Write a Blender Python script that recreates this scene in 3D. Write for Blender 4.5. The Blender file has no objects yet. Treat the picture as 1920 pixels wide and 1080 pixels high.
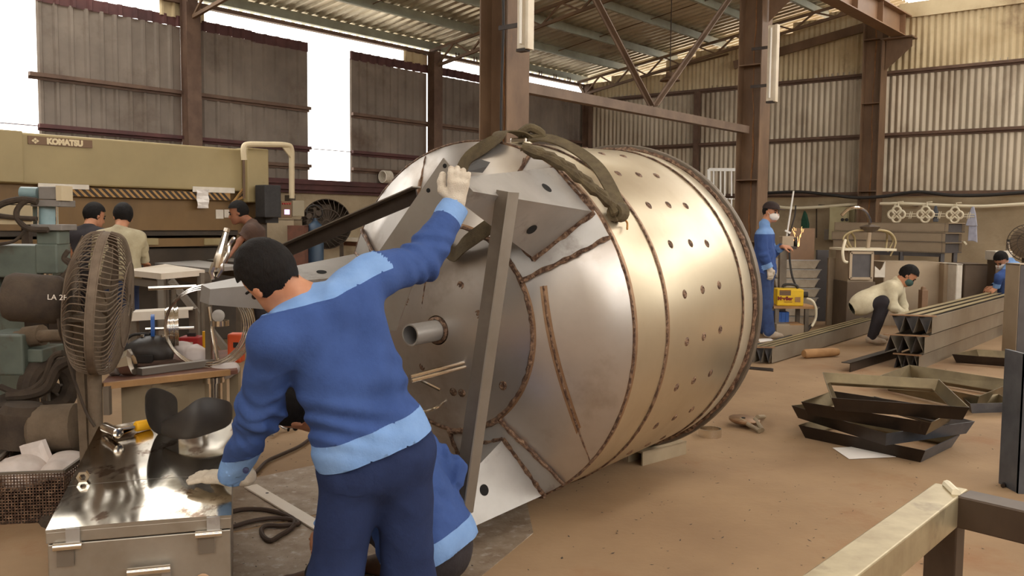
import bpy, math, random
import numpy as np
from mathutils import Vector, Matrix
random.seed(7)
SC = bpy.context.scene; COL = SC.collection
V = Vector
# ------------------------------------------------------------------ camera
FPX = 1700.0; EYE = 1.45; PITCH = math.atan(125/FPX); ROLL = math.radians(.5)
cf = V((0, math.cos(PITCH), -math.sin(PITCH)))
_r = V((1, 0, 0)); _u = _r.cross(cf)
cr = _r*math.cos(ROLL)+_u*math.sin(ROLL); cu = -_r*math.sin(ROLL)+_u*math.cos(ROLL)
cam = bpy.data.objects.new('camera', bpy.data.cameras.new('camera')); COL.objects.link(cam)
cam.data.sensor_width = 36; cam.data.lens = FPX/1920*36; cam.data.clip_start = .05; cam.data.clip_end = 300
cam.matrix_world = Matrix(((cr.x, cu.x, -cf.x, 0), (cr.y, cu.y, -cf.y, 0), (cr.z, cu.z, -cf.z, EYE), (0, 0, 0, 1)))
SC.camera = cam
# ------------------------------------------------------------------ sky, light, exposure
wd = bpy.data.worlds.new('sky'); SC.world = wd; wd.use_nodes = True
wd.node_tree.nodes['Background'].inputs[0].default_value = (1.0, .955, .89, 1)
wd.node_tree.nodes['Background'].inputs[1].default_value = 4.0
SC.view_settings.view_transform = 'Standard'; SC.view_settings.look = 'None'
SC.view_settings.gamma = 1; SC.view_settings.use_curve_mapping = False
SC.view_settings.exposure = 0.12
SC.cycles.max_bounces = 10; SC.cycles.diffuse_bounces = 6; SC.cycles.glossy_bounces = 4
SC.cycles.sample_clamp_indirect = 8
# ------------------------------------------------------------------ where things stand
O = V((0, 0, EYE))
def ray(px, py): return cf+cr*((px-960)/FPX)-cu*((py-540)/FPX)
def onz(px, py, z=0.):
    d = ray(px, py); return O+d*((z-EYE)/d.z)
def ond(px, py, y):
    d = ray(px, py); return O+d*(y/d.y)
def onpl(px, py, p, n):
    d = ray(px, py); return O+d*((p-O).dot(n)/d.dot(n))
TH = math.radians(39.5)
uL = V((-math.sin(TH), -math.cos(TH), 0)); uR = V((math.cos(TH), -math.sin(TH), 0)); Z = V((0, 0, 1))
CN = ond(1095, 260, 21.0); CN.z = 0            # the far corner of the hall
def W(a, b, z=0.): return CN+uR*a+uL*b+Z*z       # hall coordinates: a from the left wall, b from the right wall
def LW(px, py, a=0.):
    p = onpl(px, py, W(a, 0), uR); return (p-CN).dot(uL), p.z
def RW(px, py, b=0.):
    p = onpl(px, py, W(0, b), uL); return (p-CN).dot(uR), p.z
def ab(p): return (p-CN).dot(uR), (p-CN).dot(uL)
# ------------------------------------------------------------------ materials
MATS = {}
def mat(name, c, c2=None, rough=.6, metal=0., scale=4., bump=0., bscale=60., rnd=0., rough2=None, c3=None, t3=(.62, .7), s3=2.5, emit=0., alpha=1., stretch=None, spec=.5, thr=(.35, .68), trans=0.):
    m = bpy.data.materials.new(name); m.use_nodes = True; nt = m.node_tree; N = nt.nodes; L = nt.links
    b = N['Principled BSDF']; MATS[name] = m
    b.inputs['Roughness'].default_value = rough; b.inputs['Metallic'].default_value = metal
    b.inputs['Specular IOR Level'].default_value = spec
    b.inputs['Base Color'].default_value = (*c, 1)
    if emit: b.inputs['Emission Color'].default_value = (*c, 1); b.inputs['Emission Strength'].default_value = emit
    if alpha < 1: b.inputs['Alpha'].default_value = alpha
    if trans: b.inputs['Transmission Weight'].default_value = trans
    tc = N.new('ShaderNodeTexCoord'); mp = N.new('ShaderNodeMapping'); L.new(tc.outputs['Object'], mp.inputs[0])
    if stretch: mp.inputs['Scale'].default_value = stretch
    def noise(s, det=5., ro=.6):
        n = N.new('ShaderNodeTexNoise'); n.inputs['Scale'].default_value = s; n.inputs['Detail'].default_value = det; n.inputs['Roughness'].default_value = ro
        L.new(mp.outputs[0], n.inputs['Vector']); return n
    def ramp(src, lo, hi, a=(0, 0, 0, 1), z=(1, 1, 1, 1)):
        r = N.new('ShaderNodeValToRGB'); r.color_ramp.elements[0].position = lo; r.color_ramp.elements[1].position = hi
        r.color_ramp.elements[0].color = a; r.color_ramp.elements[1].color = z; L.new(src, r.inputs[0]); return r
    out = None
    if c2 is not None:
        n = noise(scale); r = ramp(n.outputs['Fac'], thr[0], thr[1], (*c, 1), (*c2, 1)); out = r.outputs[0]
        if rough2 is not None:
            rr = ramp(n.outputs['Fac'], thr[0], thr[1], (rough,)*3+(1,), (rough2,)*3+(1,)); L.new(rr.outputs[0], b.inputs['Roughness'])
    if c3 is not None:
        n = noise(s3, 8, .65); r = ramp(n.outputs['Fac'], *t3)
        mx = N.new('ShaderNodeMix'); mx.data_type = 'RGBA'; L.new(r.outputs[0], mx.inputs[0])
        if out: L.new(out, mx.inputs[6])
        else: mx.inputs[6].default_value = (*c, 1)
        mx.inputs[7].default_value = (*c3, 1); out = mx.outputs[2]
    if rnd:
        oi = N.new('ShaderNodeObjectInfo'); hs = N.new('ShaderNodeHueSaturation')
        ma = N.new('ShaderNodeMapRange'); ma.inputs[3].default_value = 1-rnd; ma.inputs[4].default_value = 1+rnd
        L.new(oi.outputs['Random'], ma.inputs[0]); L.new(ma.outputs[0], hs.inputs['Value'])
        if out: L.new(out, hs.inputs['Color'])
        else: hs.inputs['Color'].default_value = (*c, 1)
        out = hs.outputs[0]
    if out: L.new(out, b.inputs['Base Color'])
    if bump:
        n = noise(bscale, 4, .6); bp = N.new('ShaderNodeBump'); bp.inputs['Strength'].default_value = min(1, bump); bp.inputs['Distance'].default_value = .01*max(1, bump)
        L.new(n.outputs['Fac'], bp.inputs['Height']); L.new(bp.outputs[0], b.inputs['Normal'])
    return m
def lin(*c): return tuple(((x/255+.055)/1.055)**2.4 if x > 10 else x/255/12.92 for x in c)
# ------------------------------------------------------------------ mesh building
class G:
    def __init__(s): s.v = []; s.f = []; s.mi = []; s.cur = 0
    def add(s, vs, fs):
        o = len(s.v); s.v += [V(p) for p in vs]; s.f += [tuple(i+o for i in f) for f in fs]; s.mi += [s.cur]*len(fs); return s
    def hexa(s, b, t): return s.add(list(b)+list(t), [(3, 2, 1, 0), (4, 5, 6, 7), (0, 1, 5, 4), (1, 2, 6, 5), (2, 3, 7, 6), (3, 0, 4, 7)])
    def box(s, c, ex, ey, ez):                      # centre and three half-edge vectors
        c = V(c); q = [c-ex-ey, c+ex-ey, c+ex+ey, c-ex+ey]; return s.hexa([p-ez for p in q], [p+ez for p in q])
    def cbox(s, c, sx, sy, sz, rz=0.):
        m = Matrix.Rotation(rz, 3, 'Z'); return s.box(c, m @ V((sx/2, 0, 0)), m @ V((0, sy/2, 0)), V((0, 0, sz/2)))
    def wbox(s, a0, a1, b0, b1, z0, z1):             # box in hall coordinates
        q = [(a0, b0), (a1, b0), (a1, b1), (a0, b1)]
        return s.hexa([W(x, y, z0) for x, y in q], [W(x, y, z1) for x, y in q])
    def bar(s, p, q, w, h, up=Z):
        p = V(p); q = V(q); d = (q-p).normalized(); x = d.cross(up)
        x = x.normalized() if x.length > 1e-4 else d.orthogonal().normalized()
        y = x.cross(d); x = x*w/2; y = y*h/2
        return s.hexa([p-x-y, p+x-y, p+x+y, p-x+y], [q-x-y, q+x-y, q+x+y, q-x+y])
    def prism(s, poly, vec):
        n = len(poly); poly = [V(p) for p in poly]; vec = V(vec)
        return s.add(poly+[p+vec for p in poly], [tuple(range(n))[::-1], tuple(range(n, 2*n))]+[(i, (i+1) % n, n+(i+1) % n, n+i) for i in range(n)])
    def tube(s, pts, r, n=8, closed=False, caps=True):
        pts = [V(p) for p in pts]; m = len(pts); rs = r if isinstance(r, (list, tuple)) else [r]*m
        x = None; vs = []
        for i, p in enumerate(pts):
            a = pts[i-1] if i or closed else p; c = pts[(i+1) % m] if i < m-1 or closed else p
            d = (c-a).normalized()
            x = d.orthogonal().normalized() if x is None else (x-d*x.dot(d)).normalized()
            y = d.cross(x)
            vs += [p+x*rs[i]*math.cos(2*math.pi*k/n)+y*rs[i]*math.sin(2*math.pi*k/n) for k in range(n)]
        fs = []
        for i in range(m if closed else m-1):
            j = (i+1) % m
            fs += [(i*n+k, i*n+(k+1) % n, j*n+(k+1) % n, j*n+k) for k in range(n)]
        if caps and not closed: fs += [tuple(range(n))[::-1], tuple((m-1)*n+k for k in range(n))]
        return s.add(vs, fs)
    def lathe(s, o, ax, prof, n=24, x=None, caps=True):      # prof: (along axis, radius)
        o = V(o); ax = V(ax).normalized(); x = (V(x) if x else ax.orthogonal()).normalized(); y = ax.cross(x)
        vs = []
        for h, r in prof:
            vs += [o+ax*h+(x*math.cos(2*math.pi*k/n)+y*math.sin(2*math.pi*k/n))*max(r, 1e-5) for k in range(n)]
        fs = [(i*n+k, i*n+(k+1) % n, (i+1)*n+(k+1) % n, (i+1)*n+k) for i in range(len(prof)-1) for k in range(n)]
        if caps: fs += [tuple(range(n))[::-1], tuple((len(prof)-1)*n+k for k in range(n))]
        return s.add(vs, fs)
    def cyl(s, p, q, r, n=16): return s.lathe(p, V(q)-V(p), [(0, r), ((V(q)-V(p)).length, r)], n)
    def ball(s, c, r, n=12, m=8):
        r = V(r) if not isinstance(r, (int, float)) else V((r, r, r)); c = V(c); vs = []
        for i in range(m+1):
            t = math.pi*i/m
            vs += [c+V((r.x*math.sin(t)*math.cos(2*math.pi*k/n), r.y*math.sin(t)*math.sin(2*math.pi*k/n), r.z*math.cos(t))) for k in range(n)]
        return s.add(vs, [(i*n+k, (i+1)*n+k, (i+1)*n+(k+1) % n, i*n+(k+1) % n) for i in range(m) for k in range(n)])
    def build(s, name, m, parent=None, smooth=False, bevel=0., angle=35):
        me = bpy.data.meshes.new(name)
        off = wloc(parent)
        me.from_pydata([tuple(p-off) for p in s.v], [], s.f); me.update()
        ms = m if isinstance(m, list) else [m]
        for q in ms: me.materials.append(MATS[q] if isinstance(q, str) else q)
        if len(ms) > 1: me.polygons.foreach_set('material_index', s.mi)
        import bmesh
        bm = bmesh.new(); bm.from_mesh(me); bmesh.ops.recalc_face_normals(bm, faces=bm.faces); bm.to_mesh(me); bm.free()
        if smooth: smooth_mesh(me, angle)
        o = link(name, me, parent)
        if bevel:
            md = o.modifiers.new('bevel', 'BEVEL'); md.width = bevel; md.segments = 2; md.limit_method = 'ANGLE'
        return o
def smooth_mesh(me, angle=35):
    me.polygons.foreach_set('use_smooth', [True]*len(me.polygons))
    try: me.set_sharp_from_angle(angle=math.radians(angle))
    except Exception: pass
def wloc(o):
    p = V((0, 0, 0))
    while o is not None: p = p+o.location; o = o.parent
    return p
def link(name, data, parent=None):
    o = bpy.data.objects.new(name, data); COL.objects.link(o); o.parent = parent; return o
def tag(o, label=None, cat=None, group=None, kind=None):
    if label: o['label'] = label
    if cat: o['category'] = cat
    if group: o['group'] = group
    if kind: o['kind'] = kind
    return o
def thing(name, loc, label, cat, group=None):
    o = link(name, None); o.location = V(loc); o.empty_display_size = .05; return tag(o, label, cat, group)
def copy_tree(o, parent=None):
    c = o.copy(); COL.objects.link(c)
    if parent is not None: c.parent = parent
    for k in o.children: copy_tree(k, c)
    return c
def spl(pts, n=6):                                   # smooth path through points
    pts = [V(p) for p in pts]; out = []
    for i in range(len(pts)-1):
        p0 = pts[max(i-1, 0)]; p1 = pts[i]; p2 = pts[i+1]; p3 = pts[min(i+2, len(pts)-1)]
        for k in range(n):
            t = k/n
            out.append(.5*((2*p1)+(p2-p0)*t+(2*p0-5*p1+4*p2-p3)*t*t+(3*p1-p0-3*p2+p3)*t**3))
    return out+[pts[-1]]
def text(name, body, size, origin, xdir, ydir, m, parent=None, ext=.002, align='CENTER', bold=0.):
    cu_ = bpy.data.curves.new(name, 'FONT'); cu_.body = body; cu_.size = size; cu_.extrude = ext; cu_.align_x = align; cu_.align_y = 'CENTER'; cu_.offset = bold
    tmp = bpy.data.objects.new('tmp', cu_); COL.objects.link(tmp); dg = bpy.context.evaluated_depsgraph_get()
    me = bpy.data.meshes.new_from_object(tmp.evaluated_get(dg)); bpy.data.objects.remove(tmp); me.name = name; me.materials.clear(); me.materials.append(MATS[m]); o = link(name, me, parent)
    x = V(xdir).normalized(); y = (V(ydir)-x*V(ydir).dot(x)).normalized(); z = x.cross(y); p = V(origin)-wloc(parent)
    o.matrix_local = Matrix(((x.x, y.x, z.x, p.x), (x.y, y.y, z.y, p.y), (x.z, y.z, z.z, p.z), (0, 0, 0, 1)))
    return o
# ------------------------------------------------------------------ material list
mat('floor_dust', lin(138, 111, 82), lin(162, 134, 101), rough=.85, scale=.9, bump=.25, bscale=35, c3=lin(136, 94, 60), t3=(.56, .72), s3=.8)
mat('floor_rust', lin(160, 98, 55), rough=.9)
mat('concrete', lin(172, 156, 130), lin(150, 134, 108), rough=.9, scale=1.6, bump=.3, bscale=25, c3=lin(105, 88, 66), t3=(.58, .75), s3=1.1)
mat('sheet_left', lin(136, 124, 112), lin(114, 103, 93), rough=.7, metal=.1, scale=1.5, rnd=.08, c3=lin(92, 76, 64), t3=(.55, .75), s3=1.0)
mat('soot_red', lin(92, 56, 54), lin(70, 44, 44), rough=.75, scale=3)
mat('sheet_right', lin(190, 178, 158), lin(164, 150, 130), rough=.5, metal=.35, scale=1.2, rnd=.08, c3=lin(128, 110, 90), t3=(.52, .75), s3=.8, stretch=(1, 1, .5))
mat('sheet_upper', lin(205, 188, 152), lin(180, 160, 124), rough=.6, metal=.1, scale=1.6, rnd=.06, c3=lin(128, 104, 78), t3=(.56, .72), s3=1.0)
mat('sheet_roof', lin(224, 218, 204), lin(204, 194, 174), rough=.34, metal=.6, scale=1.5, rnd=.1, c3=lin(120, 104, 84), t3=(.55, .75), s3=1.2)
mat('purlin_green', lin(168, 174, 158), lin(146, 148, 132), rough=.5, scale=3)
mat('steel_brown', lin(124, 98, 74), lin(92, 70, 52), rough=.6, scale=2.5, c3=lin(136, 96, 60), t3=(.62, .78), s3=3.5, bump=.15, bscale=30, stretch=(1, 1, .45))
mat('rust_streak', lin(158, 112, 70), lin(120, 84, 54), rough=.8, scale=8)
mat('steel_rail', lin(108, 84, 68), lin(84, 62, 50), rough=.65, scale=4)
mat('girder_paint', lin(140, 108, 80), lin(120, 92, 68), rough=.55, scale=2, c3=lin(110, 76, 52), t3=(.6, .8))
mat('tie_paint', lin(118, 98, 82), lin(96, 78, 64), rough=.6, scale=4)
mat('soot', lin(58, 50, 46), lin(78, 66, 56), rough=.85, scale=3)
mat('lamp_white', lin(226, 216, 196), lin(206, 192, 168), rough=.45, scale=3)
mat('tube_glass', lin(240, 236, 226), rough=.2)
mat('dark_rubber', lin(34, 30, 28), rough=.6)
mat('cable_brown', lin(66, 50, 40), rough=.7)
# stainless steel of the vessel and its plates
mat('vessel_shell', lin(205, 194, 170), lin(192, 178, 152), rough=.3, rough2=.4, metal=.85, scale=1.4, c3=lin(180, 162, 134), t3=(.58, .8), s3=1.5, bump=.025, bscale=7)
mat('vessel_head', lin(200, 195, 190), lin(184, 177, 170), rough=.28, rough2=.4, metal=.85, scale=2.2, c3=lin(160, 146, 132), t3=(.57, .78), s3=2.2, bump=.05, bscale=8)
mat('vessel_band', lin(214, 206, 186), lin(196, 184, 158), rough=.42, metal=.7, scale=3)
mat('weld_brown', lin(84, 62, 50), lin(150, 122, 100), rough=.42, metal=.6, scale=45, bump=.9, bscale=120, thr=(.42, .62))
mat('weld_heat', lin(164, 134, 106), lin(140, 110, 84), rough=.45, metal=.75, scale=20)
mat('bare_steel', lin(178, 175, 171), lin(160, 156, 151), rough=.42, metal=.55, scale=3, c3=lin(120, 110, 102), t3=(.58, .75), s3=4)
mat('grey_steel', lin(150, 144, 136), lin(134, 126, 116), rough=.5, metal=.7, scale=3)
mat('dull_steel', lin(126, 116, 104), lin(104, 94, 82), rough=.55, metal=.55, scale=4)
mat('dark_steel', lin(72, 64, 58), lin(54, 46, 42), rough=.45, metal=.6, scale=6)
mat('polished', lin(225, 220, 212), rough=.16, metal=1.)
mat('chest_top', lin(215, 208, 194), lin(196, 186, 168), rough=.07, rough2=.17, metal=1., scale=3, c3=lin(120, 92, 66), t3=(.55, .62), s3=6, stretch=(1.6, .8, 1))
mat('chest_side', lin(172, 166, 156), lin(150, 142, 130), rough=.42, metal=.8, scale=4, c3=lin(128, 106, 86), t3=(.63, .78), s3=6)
mat('hole_black', lin(14, 12, 11), rough=.9)
mat('sling_olive', lin(98, 86, 62), lin(76, 64, 46), rough=.95, scale=20, bump=.5, bscale=200)
mat('strap_cord', lin(176, 128, 70), rough=.9)
# ------------------------------------------------------------------ the hall
def panel(fn, x0, x1, z0, z1, pitch, depth, kind):
    """corrugated sheet: fn(x, off, z) gives the point"""
    xs = []
    n = max(1, round((x1-x0)/pitch))
    for i in range(n):
        if kind == 'sine': xs += [(i+t, (1-math.cos(2*math.pi*t))/2) for t in (0, .2, .35, .5, .65, .8)]
        else: xs += [(i, 0), (i+.62, 0), (i+.72, 1), (i+.9, 1)]
    xs.append((n, 0))
    g = G(); p = (x1-x0)/n
    vs = [fn(x0+t*p, o*depth, z0) for t, o in xs]+[fn(x0+t*p, o*depth, z1) for t, o in xs]
    m = len(xs); g.add(vs, [(i, i+1, m+i+1, m+i) for i in range(m-1)])
    return g
def sheets(fn, x0, x1, z0, z1, width, pitch, depth, kind, m, parent, name='corrugated_sheet', zf=None):
    n = max(1, round((x1-x0)/width)); w = (x1-x0)/n
    for i in range(n):
        dz = random.uniform(-.012, .012); o = random.uniform(0, .012)
        zt = zf(x0+(i+.5)*w) if zf else z1+dz
        panel(lambda x, d, z: fn(x, d+o, z), x0+i*w, x0+(i+1)*w+.02, z0+dz, zt, pitch, depth, kind).build(name, m, parent, smooth=True, angle=40)
# floor: concrete under dust, running on outside
g = G(); g.add([W(-30, -30), W(60, -30), W(60, 60), W(-30, 60)], [(0, 1, 2, 3)])
floor = tag(g.build('floor', 'floor_dust'), 'dusty brown concrete workshop floor with rust stains', kind='structure')
g = G(); g.add([W(-40, -30, .01), W(-.25, -30, .01), W(-.25, 60, .01), W(-40, 60, .01)], [(0, 1, 2, 3)])  # unseen pale ground, added to throw light up under the roof
mat('yard_bounce', lin(214, 206, 190), rough=.9)
tag(g.build('yard', 'yard_bounce', None), 'unseen pale yard added outside the left wall to bounce light up', kind='structure')
# left wall: low concrete base, red beams, ribbed sheets, openings, posts
g = G(); g.wbox(-.2, -.02, -.1, 24, 0, 1.92)
wall_left = tag(g.build('wall_left', 'concrete'), 'low concrete wall under dark ribbed sheets', kind='structure')
fl = lambda x, d, z: W(d, x, z)
for b0, b1 in ((.05, 5.0), (5.1, 6.93)): sheets(fl, b0, b1, 2.1, 4.18, .95, .2, .03, 'trap', 'sheet_left', wall_left)
for b0, b1 in ((7.83, 9.95), (10.08, 12.05)): sheets(fl, b0, b1, 2.1, 4.18, 1.0, .2, .03, 'trap', 'sheet_left', wall_left)
for b0, b1 in ((14.2, 24),): sheets(fl, b0, b1, 2.1, 4.18, 1.0, .2, .03, 'trap', 'sheet_left', wall_left)
for b0, b1 in ((.05, 6.93), (7.83, 12.05), (14.2, 24)):
    sheets(lambda x, d, z: W(d+.012, x, z), b0, b1, 4.17, 4.32, .95, .2, .03, 'trap', 'soot_red', wall_left, 'flashing_strip')
g = G(); g.wbox(0, .12, 0, 24, 1.93, 2.1); g.wbox(.12, .16, 0, 24, 2.02, 2.06); g.wbox(-.05, .05, 0, 24, 1.88, 1.95); g.build('base_beam', 'soot_red', wall_left)
for z, b0, b1, m in ((2.61, 0, 6.95, 'soot_red'), (2.61, 7.83, 12.1, 'soot_red'), (2.61, 14.2, 24, 'soot_red'), (3.25, 0, 6.95, 'steel_rail'), (3.25, 7.83, 12.2, 'steel_rail'), (3.25, 14.2, 24, 'steel_rail'), (2.32, 0, 6.95, 'steel_rail'), (2.32, 7.83, 9.2, 'steel_rail')):
    g = G(); g.wbox(.035, .1, b0, b1, z-.025, z+.025); g.wbox(.035, .045, b0, b1, z-.06, z+.025); g.build('wall_rail', m, wall_left)
for b0, b1 in ((6.9, 7.9), (12.0, 14.3)):  # the wall rail drawn thin across the openings, imitating glare that washes it out
    g = G(); g.wbox(.05, .06, b0, b1, 2.6, 2.612); g.build('thinned_rail', 'soot_red', wall_left)
for b in (.1, 5.05, 10.02, 15.0, 20.):
    g = G(); g.wbox(.1, .25, b-.08, b+.08, 0, 4.55); g.wbox(.25, .262, b-.11, b+.11, 0, 4.5); g.wbox(.09, .1, b-.11, b+.11, 0, 4.5)
    g.build('wall_post', 'steel_rail', wall_left)
# eave beams above the light strip
for z0, z1, a0, a1, m in ((4.5, 4.56, 0, .1, 'steel_rail'), (4.62, 4.76, -.06, .02, 'purlin_green')):
    g = G(); g.wbox(a0, a1, -.1, 24, z0, z1); g.build('eave_beam', m, wall_left)
for b0, b1 in ((5.1, 5.7), (9.7, 10.4)):
    panel(lambda x, d, z: W(d+.02, x, z), b0, b1, 4.3, 4.52, .2, .03, 'trap').build('patch_sheet', 'sheet_upper', wall_left, smooth=True)
for k in range(9):
    b = .6+k*.52; g = G(); g.wbox(.02, .035, b, b+.02, 4.52, 4.66); g.wbox(.02, .035, b+.08, b+.1, 4.52, 4.66); g.build('eave_strut', 'steel_rail', wall_left)
# right wall: concrete base, three rows of corrugated sheets, rails, posts
g = G(); g.wbox(-.2, 20, -.22, -.03, 0, 2.02)
wall_right = tag(g.build('wall_right', 'concrete'), 'concrete base wall under pale corrugated sheets', kind='structure')
fr = lambda x, d, z: W(x, d, z)
roofz = lambda a: 4.64+.15*a
sheets(fr, .0, 20, 1.98, 3.12, .88, .105, .028, 'sine', 'sheet_right', wall_right)
sheets(lambda x, d, z: W(x, d+.02, z), .0, 20, 3.05, 4.27, .88, .105, .028, 'sine', 'sheet_right', wall_right)
sheets(lambda x, d, z: W(x, d+.035, z), .05, 6.3, 4.2, 5, .7, .105, .028, 'sine', 'sheet_upper', wall_right, zf=lambda a: roofz(a)-.2+.1*math.sin(a*2.6)+(.06 if int(a*1.3) % 2 else 0))
sheets(lambda x, d, z: W(x, d+.035, z), 6.3, 20, 4.2, 5.36, .88, .105, .028, 'sine', 'sheet_upper', wall_right)
for z, a0, a1 in ((3.08, 0, 20), (4.19, 0, 20), (2.02, 0, 20)):
    g = G(); g.wbox(a0, a1, .05, .12, z-.025, z+.025); g.wbox(a0, a1, .05, .06, z-.06, z+.03); g.build('wall_rail', 'steel_rail', wall_right)
g = G(); g.wbox(6.9, 20, .08, .11, 5.12, 5.38); g.build('top_flashing', 'sheet_upper', wall_right)
for a in (2.93,):
    g = G(); g.wbox(a-.05, a+.05, .05, .16, 0, 4.2); g.build('wall_post', 'steel_rail', wall_right)
# sloping sheet-metal gutter below the roof on the gable
g = G(); g.bar(W(3.75, .14, 4.62), W(6.35, .14, 5.05), .05, .16); g.build('gable_beam', 'steel_brown', wall_right)
g = G(); g.bar(W(.0, .1, 4.38), W(3.6, .1, 4.86), .03, .03); g.build('gable_rod', 'steel_brown', wall_right)
# lean-to roof: sheets on purlins on trusses
ceiling = link('ceiling', None); tag(ceiling, 'ribbed metal lean-to roof on pale purlins', kind='structure')
rz = lambda a: roofz(a)+.12
def roof_sheet(b0, b1, a0, a1):
    g = panel(lambda x, d, a: W(a, x, rz(a)+.035-d), b0, b1, a0, a1, .21, .035, 'trap'); g.build('roof_sheet', 'sheet_roof', ceiling, smooth=True)
nb = 27
for i in range(nb):
    b0 = -3.6+i*1.0
    if 10.3 < b0 < 14.5: roof_sheet(b0, b0+1.02, 4.4, 6.55)      # open skylight strip over the left bay
    else: roof_sheet(b0, b0+1.02, -.45, 6.55)
PUR = (1.1, 2.1, 3.25, 4.35, 5.4, 6.4)
for a in PUR:
    g = G(); z = rz(a); g.wbox(a-.005, a+.005, -.5, 23, z-.16, z-.005); g.wbox(a-.005, a+.06, -.5, 23, z-.165, z-.155); g.wbox(a-.06, a+.005, -.5, 23, z-.012, z-.004)
    g.build('roof_purlin', 'purlin_green', ceiling)
for a in PUR[:4]+(.05,):                             # roofing screws shining through along each purlin
    g = G()
    for k in range(86):
        b = .1+k*.21; g.ball(W(a-.1, b, rz(a-.1)-.006), (.018, .018, .01), 5, 3)
    tag(g.build('roof_screw', 'lamp_white', ceiling), kind='stuff')
for b in (.35, 5.05, 10.02, 15.0, 20.):
    g = G()
    A = [0, .8, 1.6, 2.4, 3.2, 4.0, 4.8, 5.6, 6.4]
    top = lambda a: W(a, b, rz(a)-.19); bot = lambda a: W(a, b, rz(a)-.5+.02*a)
    g.bar(top(.05), top(6.45), .05, .05); g.bar(bot(.25), bot(6.45), .05, .05); g.bar(top(.05), bot(.25), .05, .05)
    t = g.build('roof_truss', 'steel_brown', ceiling)
    for i in range(1, 16):
        a0 = .25+(i-1)*.4; a1 = a0+.4; p, q = (bot(a0), top(a1)) if i % 2 else (top(a0), bot(a1))
        g = G(); g.bar(p, q, .03, .03); g.build('truss_web', 'steel_brown', t)
for b in (2.5, 7.4, 12.4):
    g = G(); g.tube([W(1.1, b, rz(1.1)-.08), W(6.4, b+.15, rz(6.4)-.08)], .008, 5); g.build('sag_rod', 'steel_brown', ceiling)
# high bay roof (behind and above the camera): sheets with open ridge strips
roof2 = link('ceiling', None); tag(roof2, 'high bay roof sheets above the crane girder', kind='structure')
for i in range(8):
    b0 = 1.5+i*2.7
    for a0, a1 in ((6.0, 12.2), (13.4, 20.5)):
        g = G(); g.wbox(a0, a1, b0, b0+2.66, 7.6, 7.64); g.build('roof_sheet', 'sheet_roof', roof2)
wall_back = link('wall_back', None); tag(wall_back, 'unseen sheet wall added behind the camera to cut light from the back', kind='structure')  # out of view, added to keep light from behind off the vessel head
for i in range(10):
    g = G(); g.wbox(-.2+i*2.1, 1.9+i*2.1, 24, 24.05, 0, 5.2); g.build('wall_sheet', 'sheet_right', wall_back)
wall_far = link('wall_opposite', None); tag(wall_far, 'unseen low sheet wall added beyond the high bay, open above for light', kind='structure')  # out of view, added and kept low so light enters from the right
for i in range(11):
    g = G(); g.wbox(20.5, 20.55, -.2+i*2.2, 2+i*2.2, 0, 3.0); g.build('wall_sheet', 'sheet_right', wall_far)
# columns of the crane row: built-up H sections, rusty brown
def column(b, label):
    base = W(6.57, b, 0); t = thing('steel_column', base, label, 'column')
    g = G(); hb = .16; ha = .17
    g.wbox(6.57-ha, 6.57-ha+.014, b-hb, b+hb, 0, 6.2); g.wbox(6.57+ha-.014, 6.57+ha, b-hb, b+hb, 0, 6.2)
    g.build('flange', 'steel_brown', t)
    g = G(); g.wbox(6.57-ha+.014, 6.57+ha-.014, b-.006, b+.006, 0, 6.2); g.build('web', 'steel_brown', t)
    g = G(); zz = [k*.06 for k in range(100)]; g.tube([W(6.57+.012*math.sin(z*3.1)+.006*math.sin(z*11), b+.007, z) for z in zz], [.006+.009*abs(math.sin(z*2.3+b))*abs(math.sin(z*.9)) for z in zz], 6); g.build('rust_run', 'rust_streak', t, smooth=True)
    for z in (1.2, 2.05, 3.62, 4.75):
        g = G(); g.wbox(6.57-ha+.014, 6.57+ha-.014, b-hb, b+hb, z-.008, z+.008); g.build('stiffener', 'steel_brown', t)
    g = G(); g.wbox(6.57-.28, 6.57+.28, b-.28, b+.28, 0, .02); g.build('base_plate', 'dark_steel', t)
    g = G()
    g.prism([W(6.76, b-.01, 4.2), W(6.76, b-.01, 4.72), W(7.2, b-.01, 4.72), W(7.2, b-.01, 4.58)], uL*.02)
    g.wbox(6.7, 7.24, b-.16, b+.16, 4.72, 4.745); g.build('bracket', 'steel_brown', t)
    return t
c3 = column(.3, 'rusty steel column standing against the corrugated right wall')
c2 = column(5.28, 'rusty brown steel column behind the worker in the cap')
c1 = column(10.66, 'dark rusty steel column rising directly behind the vessel')
column(16.0, 'rusty steel column left of the camera beyond the frame')
g = G(); g.tube(spl([W(6.72, 10.87, 5.5), W(6.74, 10.88, 4.6), W(6.7, 10.88, 4.0), W(6.74, 10.88, 3.3), W(6.72, 10.88, 2.4), W(6.74, 10.88, 1.3)]), .012, 6)
g.build('power_cable', 'dark_rubber', c1)
# crane girder: an I beam along the column row
t = thing('crane_girder', W(7., 10, 4.75), 'tan painted crane runway I beam under the roof at upper right', 'girder')
g = G(); g.wbox(6.88, 7.12, .05, 22, 4.75, 4.765); g.build('bottom_flange', 'girder_paint', t)
g = G(); g.wbox(6.88, 7.12, .05, 22, 5.13, 5.15); g.build('top_flange', 'girder_paint', t)
g = G(); g.wbox(6.99, 7.01, .05, 22, 4.76, 5.14); g.build('web', 'girder_paint', t)
g = G(); g.wbox(6.98, 7.02, .05, 22, 5.15, 5.2); g.build('rail', 'steel_rail', t)
for k in range(8):
    g = G(); g.wbox(6.9, 7.1, .4+k*1.2, .41+k*1.2, 4.765, 5.13); g.build('stiffener', 'girder_paint', t)
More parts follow.
